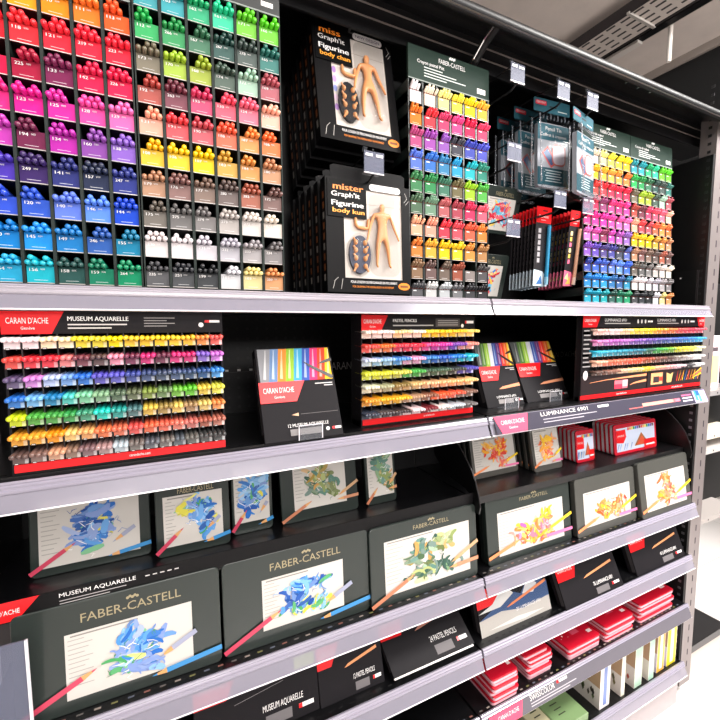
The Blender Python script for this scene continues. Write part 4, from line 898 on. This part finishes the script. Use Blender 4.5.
# figure boxes
SKIN = mat('dd9862', .4, coat=.1)
def skin_mesh(verts, edges, radii, m, root=0, sub=1):
    me = bpy.data.meshes.new('body'); me.from_pydata([Vector(v) for v in verts], edges, [])
    o = bpy.data.objects.new('body', me); C.objects.link(o)
    o.modifiers.new('s', 'SKIN'); sk = me.skin_vertices[0].data
    for i, r in enumerate(radii): sk[i].radius = (r, r*.85) if not isinstance(r, tuple) else r; sk[i].use_root = (i == root)
    su = o.modifiers.new('u', 'SUBSURF'); su.levels = sub; su.render_levels = sub
    dg = bpy.context.evaluated_depsgraph_get(); out = bpy.data.meshes.new_from_object(o.evaluated_get(dg))
    bpy.data.objects.remove(o); out.materials.clear(); out.materials.append(m)
    for p in out.polygons: p.use_smooth = True
    return out
def figure_mesh(male):
    s = 1.0; sh = .021 if male else .017; hp = .011 if male else .013
    V = [(0, 0, .078), (0, 0, .096), (0, 0, .116), (0, 0, .127), (0, -.001, .133), (0, -.001, .146),
         (-sh, 0, .120), (-sh-.009, 0, .096), (-sh-.016, -.002, .072), (-sh-.018, -.003, .063),
         (sh, 0, .120), (sh+.009, 0, .096), (sh+.018, -.002, .074), (sh+.021, -.003, .065),
         (-hp*.8, 0, .070), (-hp*1.2, 0, .040), (-hp*1.35, .001, .010), (-hp*1.4, -.006, .003),
         (hp*.8, 0, .070), (hp*1.3, 0, .040), (hp*1.6, .001, .010), (hp*1.7, -.006, .003)]
    E_ = [(0, 1), (1, 2), (2, 3), (3, 4), (4, 5), (2, 6), (6, 7), (7, 8), (8, 9), (2, 10), (10, 11), (11, 12), (12, 13), (0, 14), (14, 15), (15, 16), (16, 17), (0, 18), (18, 19), (19, 20), (20, 21)]
    wa = .010 if male else .008
    R_ = [(.012, .008), (wa*1.1, .007), (.014 if male else .0115, .009), .0045, .0065, .0078, .0055, .0042, .0033, .003, .0055, .0042, .0033, .003, .0075, .0055, .0035, .003, .0075, .0055, .0035, .003]
    return skin_mesh(V, E_, R_, SKIN, 0, 2)
ORG = mat('f08a28', .35)
def figure_box(label, x, y, z, w, h, tilt, male, roll=0, full=True):
    t = thing('figure_box', label, 'toy box', (x, y, z), (-tilt, roll, 0), 'figure boxes on the lower hook' if male else 'figure boxes on the upper hook')
    d = .026; hb = h*(.90 if male else .985)
    fx0, fx1, fz0, fz1 = w*.20, w*.90, hb*.13, hb*.93
    b = MB(); b.box(0, w, .003, d, 0, hb, mat('060507', .5, spec=.12))
    b.box(0, w, 0, .003, 0, fz0, mat('060507', .5, spec=.14)); b.box(0, w, 0, .003, fz1, hb, mat('060507', .5, spec=.14)); b.box(0, fx0, 0, .003, fz0, fz1, mat('060507', .5, spec=.14)); b.box(fx1, w, 0, .003, fz0, fz1, mat('060507', .5, spec=.14))
    b.build('carton', t)
    MB().prism([(w*.06, hb), (w*.94, hb), (w*.94, h*.985), (w*.90, h), (w*.10, h), (w*.06, h*.985)], .0, .0012, mat('070608', .5, spec=.12)).prism(rr(w*.42, h*.955, w*.62, h*.97, .003), -.0002, .0, mat('3a3638')).build('hang_tab', t)
    s = MB()                                         # print on the left side
    for k in range(9): s.add([(-.0004, d*.3, hb*(.1+.09*k)), (-.0004, d*.62, hb*(.1+.09*k)), (-.0004, d*.62, hb*(.16+.09*k)), (-.0004, d*.3, hb*(.16+.09*k))], [(3, 2, 1, 0)], mat('8a4a20' if k % 3 else '9a948e', .35))
    s.build('side_print', t)
    if not full: return t
    b = MB(); b.rect(fx0, fz0, fx1, fz1, .0028, mat('cfc6be', .4))
    b.rect(fx0, fz1-hb*.13, fx1, fz1-hb*.125, .0026, mat('a89c92', .4))
    if not male:
        for k in range(6): b.disc(fx0+w*.03, fz0+hb*(.16+.08*k), w*.025, hb*.03, .0025-.00005*k, mat(['a078b8', 'e0c0d8', '8890c8', 'b090c0'][k % 4], .4), 10)
    b.build('backing_card', t)
    b = MB(); y = -.0004; bz0 = hb*.66
    b.box(w*.02, w*.46, -.002, .0, bz0, hb*.98, mat('050506', .5, spec=.12)); y2 = -.0026
    OUT = mat('f4f0ee', .35)
    b.text('mister' if male else 'miss', w*.08, hb*.895, hb*.055, y2, ORG, width=w*(.34 if male else .25), bold=.0012); b.text("Graph'it", w*.06, hb*.835, hb*.042, y2, OUT, width=w*.32, bold=.0005)
    b.text('Figurine', w*.06, hb*.755, hb*.045, y2, OUT, width=w*.36, bold=.0012); b.text('body kun' if male else 'body chan', w*.07, hb*.695, hb*.04, y2, mat('f8a838', .35), width=w*.36, bold=.001)
    b.prism(rr(w*.50, hb*.928, w*.88, hb*.985, hb*.026), -.0012, .0, WHITE); b.text('NEW DESIGN', w*.535, hb*.944, hb*.024, -.0016, mat('5a4a6c'), width=w*.31)
    b.text('POUR LE DESSIN DE PERSONNAGES EN MOUVEMENT', w*.26, hb*.085, hb*.022, y, OUT, width=w*.56); b.text('FOR DRAWING THE HUMAN BODY IN MOVEMENT', w*.28, hb*.045, hb*.018, y, ORG, width=w*.50)
    b.disc(w*.91, hb*.07, w*.075, hb*.035, y-.0003, ORG); b.rect(w*.86, hb*.06, w*.96, hb*.08, y-.0006, mat('7a4410'))
    lw = mat('cfcac6', .4)
    b.stroke([(w*.93, hb*.86), (w*.97, hb*.90), (w*.94, hb*.95)], [.0008]*3, y, lw); b.stroke([(w*.95, hb*.84), (w*.99, hb*.88)], [.0008]*2, y, lw); b.stroke([(w*.06, hb*.03), (w*.08, hb*.10), (w*.12, hb*.13)], [.0008]*3, y, lw); b.stroke([(w*.15, hb*.03), (w*.17, hb*.12)], [.0008]*2, y, lw)
    b.build('front_print', t)
    fig = bpy.data.objects.new('figurine', figure_mesh(male)); C.objects.link(fig); fig.parent = t
    k = hb*(.62 if male else .60)/.152; fig.scale = (k, k*.8, k); fig.location = (w*.64, -.004, hb*.22)
    fig['label'] = 'tan jointed artist figure'
    arms = skin_mesh([(-.015, 0, .02), (-.014, 0, 0), (.014, 0, -.002), (.016, 0, .02)], [(0, 1), (1, 2), (2, 3)], [.004, .0045, .0045, .004], SKIN, 1)
    a = bpy.data.objects.new('spare_arms', arms); C.objects.link(a); a.parent = t; a.location = (w*.40, -.002, hb*.585)
    q = MB(); q.prism([(w*.37+w*.125*math.cos(2*PI*i/20), hb*.34+hb*.17*math.sin(2*PI*i/20)) for i in range(20)], -.004, .002, mat('1c1b1e', .3) if not male else mat('44485a', .3))
    tr = q.build('hand_tray', t); tr['label'] = 'oval tray of spare hands'
    for r_ in range(4):
        for c_ in (-1, 1):
            h_ = MB(); hx, hz = w*(.37+.055*c_), hb*(.235+.07*r_)
            h_.rings([[(hx+s_*.8*math.cos(2*PI*i/8), -.004-dy, hz+s_*math.sin(2*PI*i/8)) for i in range(8)] for dy, s_ in ((0, .006), (.003, .0055), (.0055, .002))][::-1], SKIN)
            h_.tube((hx, -.006, hz), (hx+c_*.006, -.007, hz-.012 if r_ == 0 else hz+.009), .0025, .0022, SKIN, 6); h_.build('spare_hand', tr, smooth=True)
    f = MB(); f.prism(rr(fx0+.001, fz0+.001, fx1-.001, fz1-.001, .004), -.0185, -.018, FILM) if False else None
    bl = MB(); rs = []
    for dy, ins in ((0, 0), (.012, .004), (.016, .010)): rs.append([(p_[0], -dy, p_[1]) for p_ in rr(w*.49+ins, fz0+.006+ins, w*.87-ins, fz1-.004-ins, .02)])
    bl.rings(rs, FILM); rs = []
    for dy, ins in ((0, 0), (.010, .005), (.013, .012)): rs.append([(w*.37+(w*.155-ins)*math.cos(-2*PI*i/20), -dy, hb*.34+(hb*.20-ins)*math.sin(-2*PI*i/20)) for i in range(20)])
    bl.rings(rs, FILM); bl.build('blister', t, smooth=True)
    return t
o6 = ['second', 'third', 'fourth', 'fifth', 'rearmost']
x0, w_, Yb, zb, h_, a_ = lean((306, 20), (391, 42), (401, 149), (321, 141), Y=.83)
figure_box('front toy box on the upper hook with a tan female art figure', x0, .83, zb, w_, h_, a_*.9, False)
for k in range(5): figure_box(f'{o6[k]} toy box from the front on the upper hook', x0-.002*(k+1), .83+.0285*(k+1), zb-.012*(k+1), w_, h_, a_*.9, False, full=False)
x0, w_, Yb, zb, h_, a_ = lean((320, 162), (405, 184), (411, 294), (328, 292), Y=.79)
zb = max(zb, Zs1+.002)
figure_box('front toy box on the lower hook with a tan male art figure', x0, .79, zb, w_, h_, math.radians(3), True)
for k in range(5): figure_box(f'{o6[k]} toy box from the front on the lower hook', x0-.002*(k+1), .79+.037*(k+1), zb, w_, h_, math.radians(3), True, full=False)

# ------------------------------------------------------------------ light
def area(name, loc, target, sx, sy, power, col=(1, .97, .94)):
    l = bpy.data.lights.new(name, 'AREA'); l.shape = 'RECTANGLE'; l.size = sx; l.size_y = sy; l.energy = power; l.color = col
    o = bpy.data.objects.new(name, l); C.objects.link(o); o.location = loc
    o.rotation_euler = (Vector(target)-Vector(loc)).to_track_quat('-Z', 'Y').to_euler(); return o
area('ceiling_lamp', (-.3, -1.6, 3.05), (.2, .8, 1.2), 1.4, .5, 30)
area('ceiling_lamp', (1.3, -1.4, 3.05), (1.2, .8, 1.1), 1.4, .5, 35)
area('ceiling_lamp', (2.6, -.4, 3.05), (2.5, .3, 0), 1.4, .5, 190)
area('ceiling_lamp', (.5, -3.2, 3.05), (.6, .8, .8), 2.4, .6, 38)
area('ceiling_lamp', (.6, -5.6, 3.05), (.6, .8, 1.0), 3.0, .8, 200)  # low-angled fill added so light reaches the back of the shelves
W = bpy.data.worlds.new('shop'); bpy.context.scene.world = W; W.use_nodes = True
W.node_tree.nodes['Background'].inputs[0].default_value = (1, .97, .95, 1); W.node_tree.nodes['Background'].inputs[1].default_value = .22
sc = bpy.context.scene
sc.view_settings.view_transform = 'Standard'; sc.view_settings.look = 'None'; sc.view_settings.gamma = 1; sc.view_settings.exposure = -.02
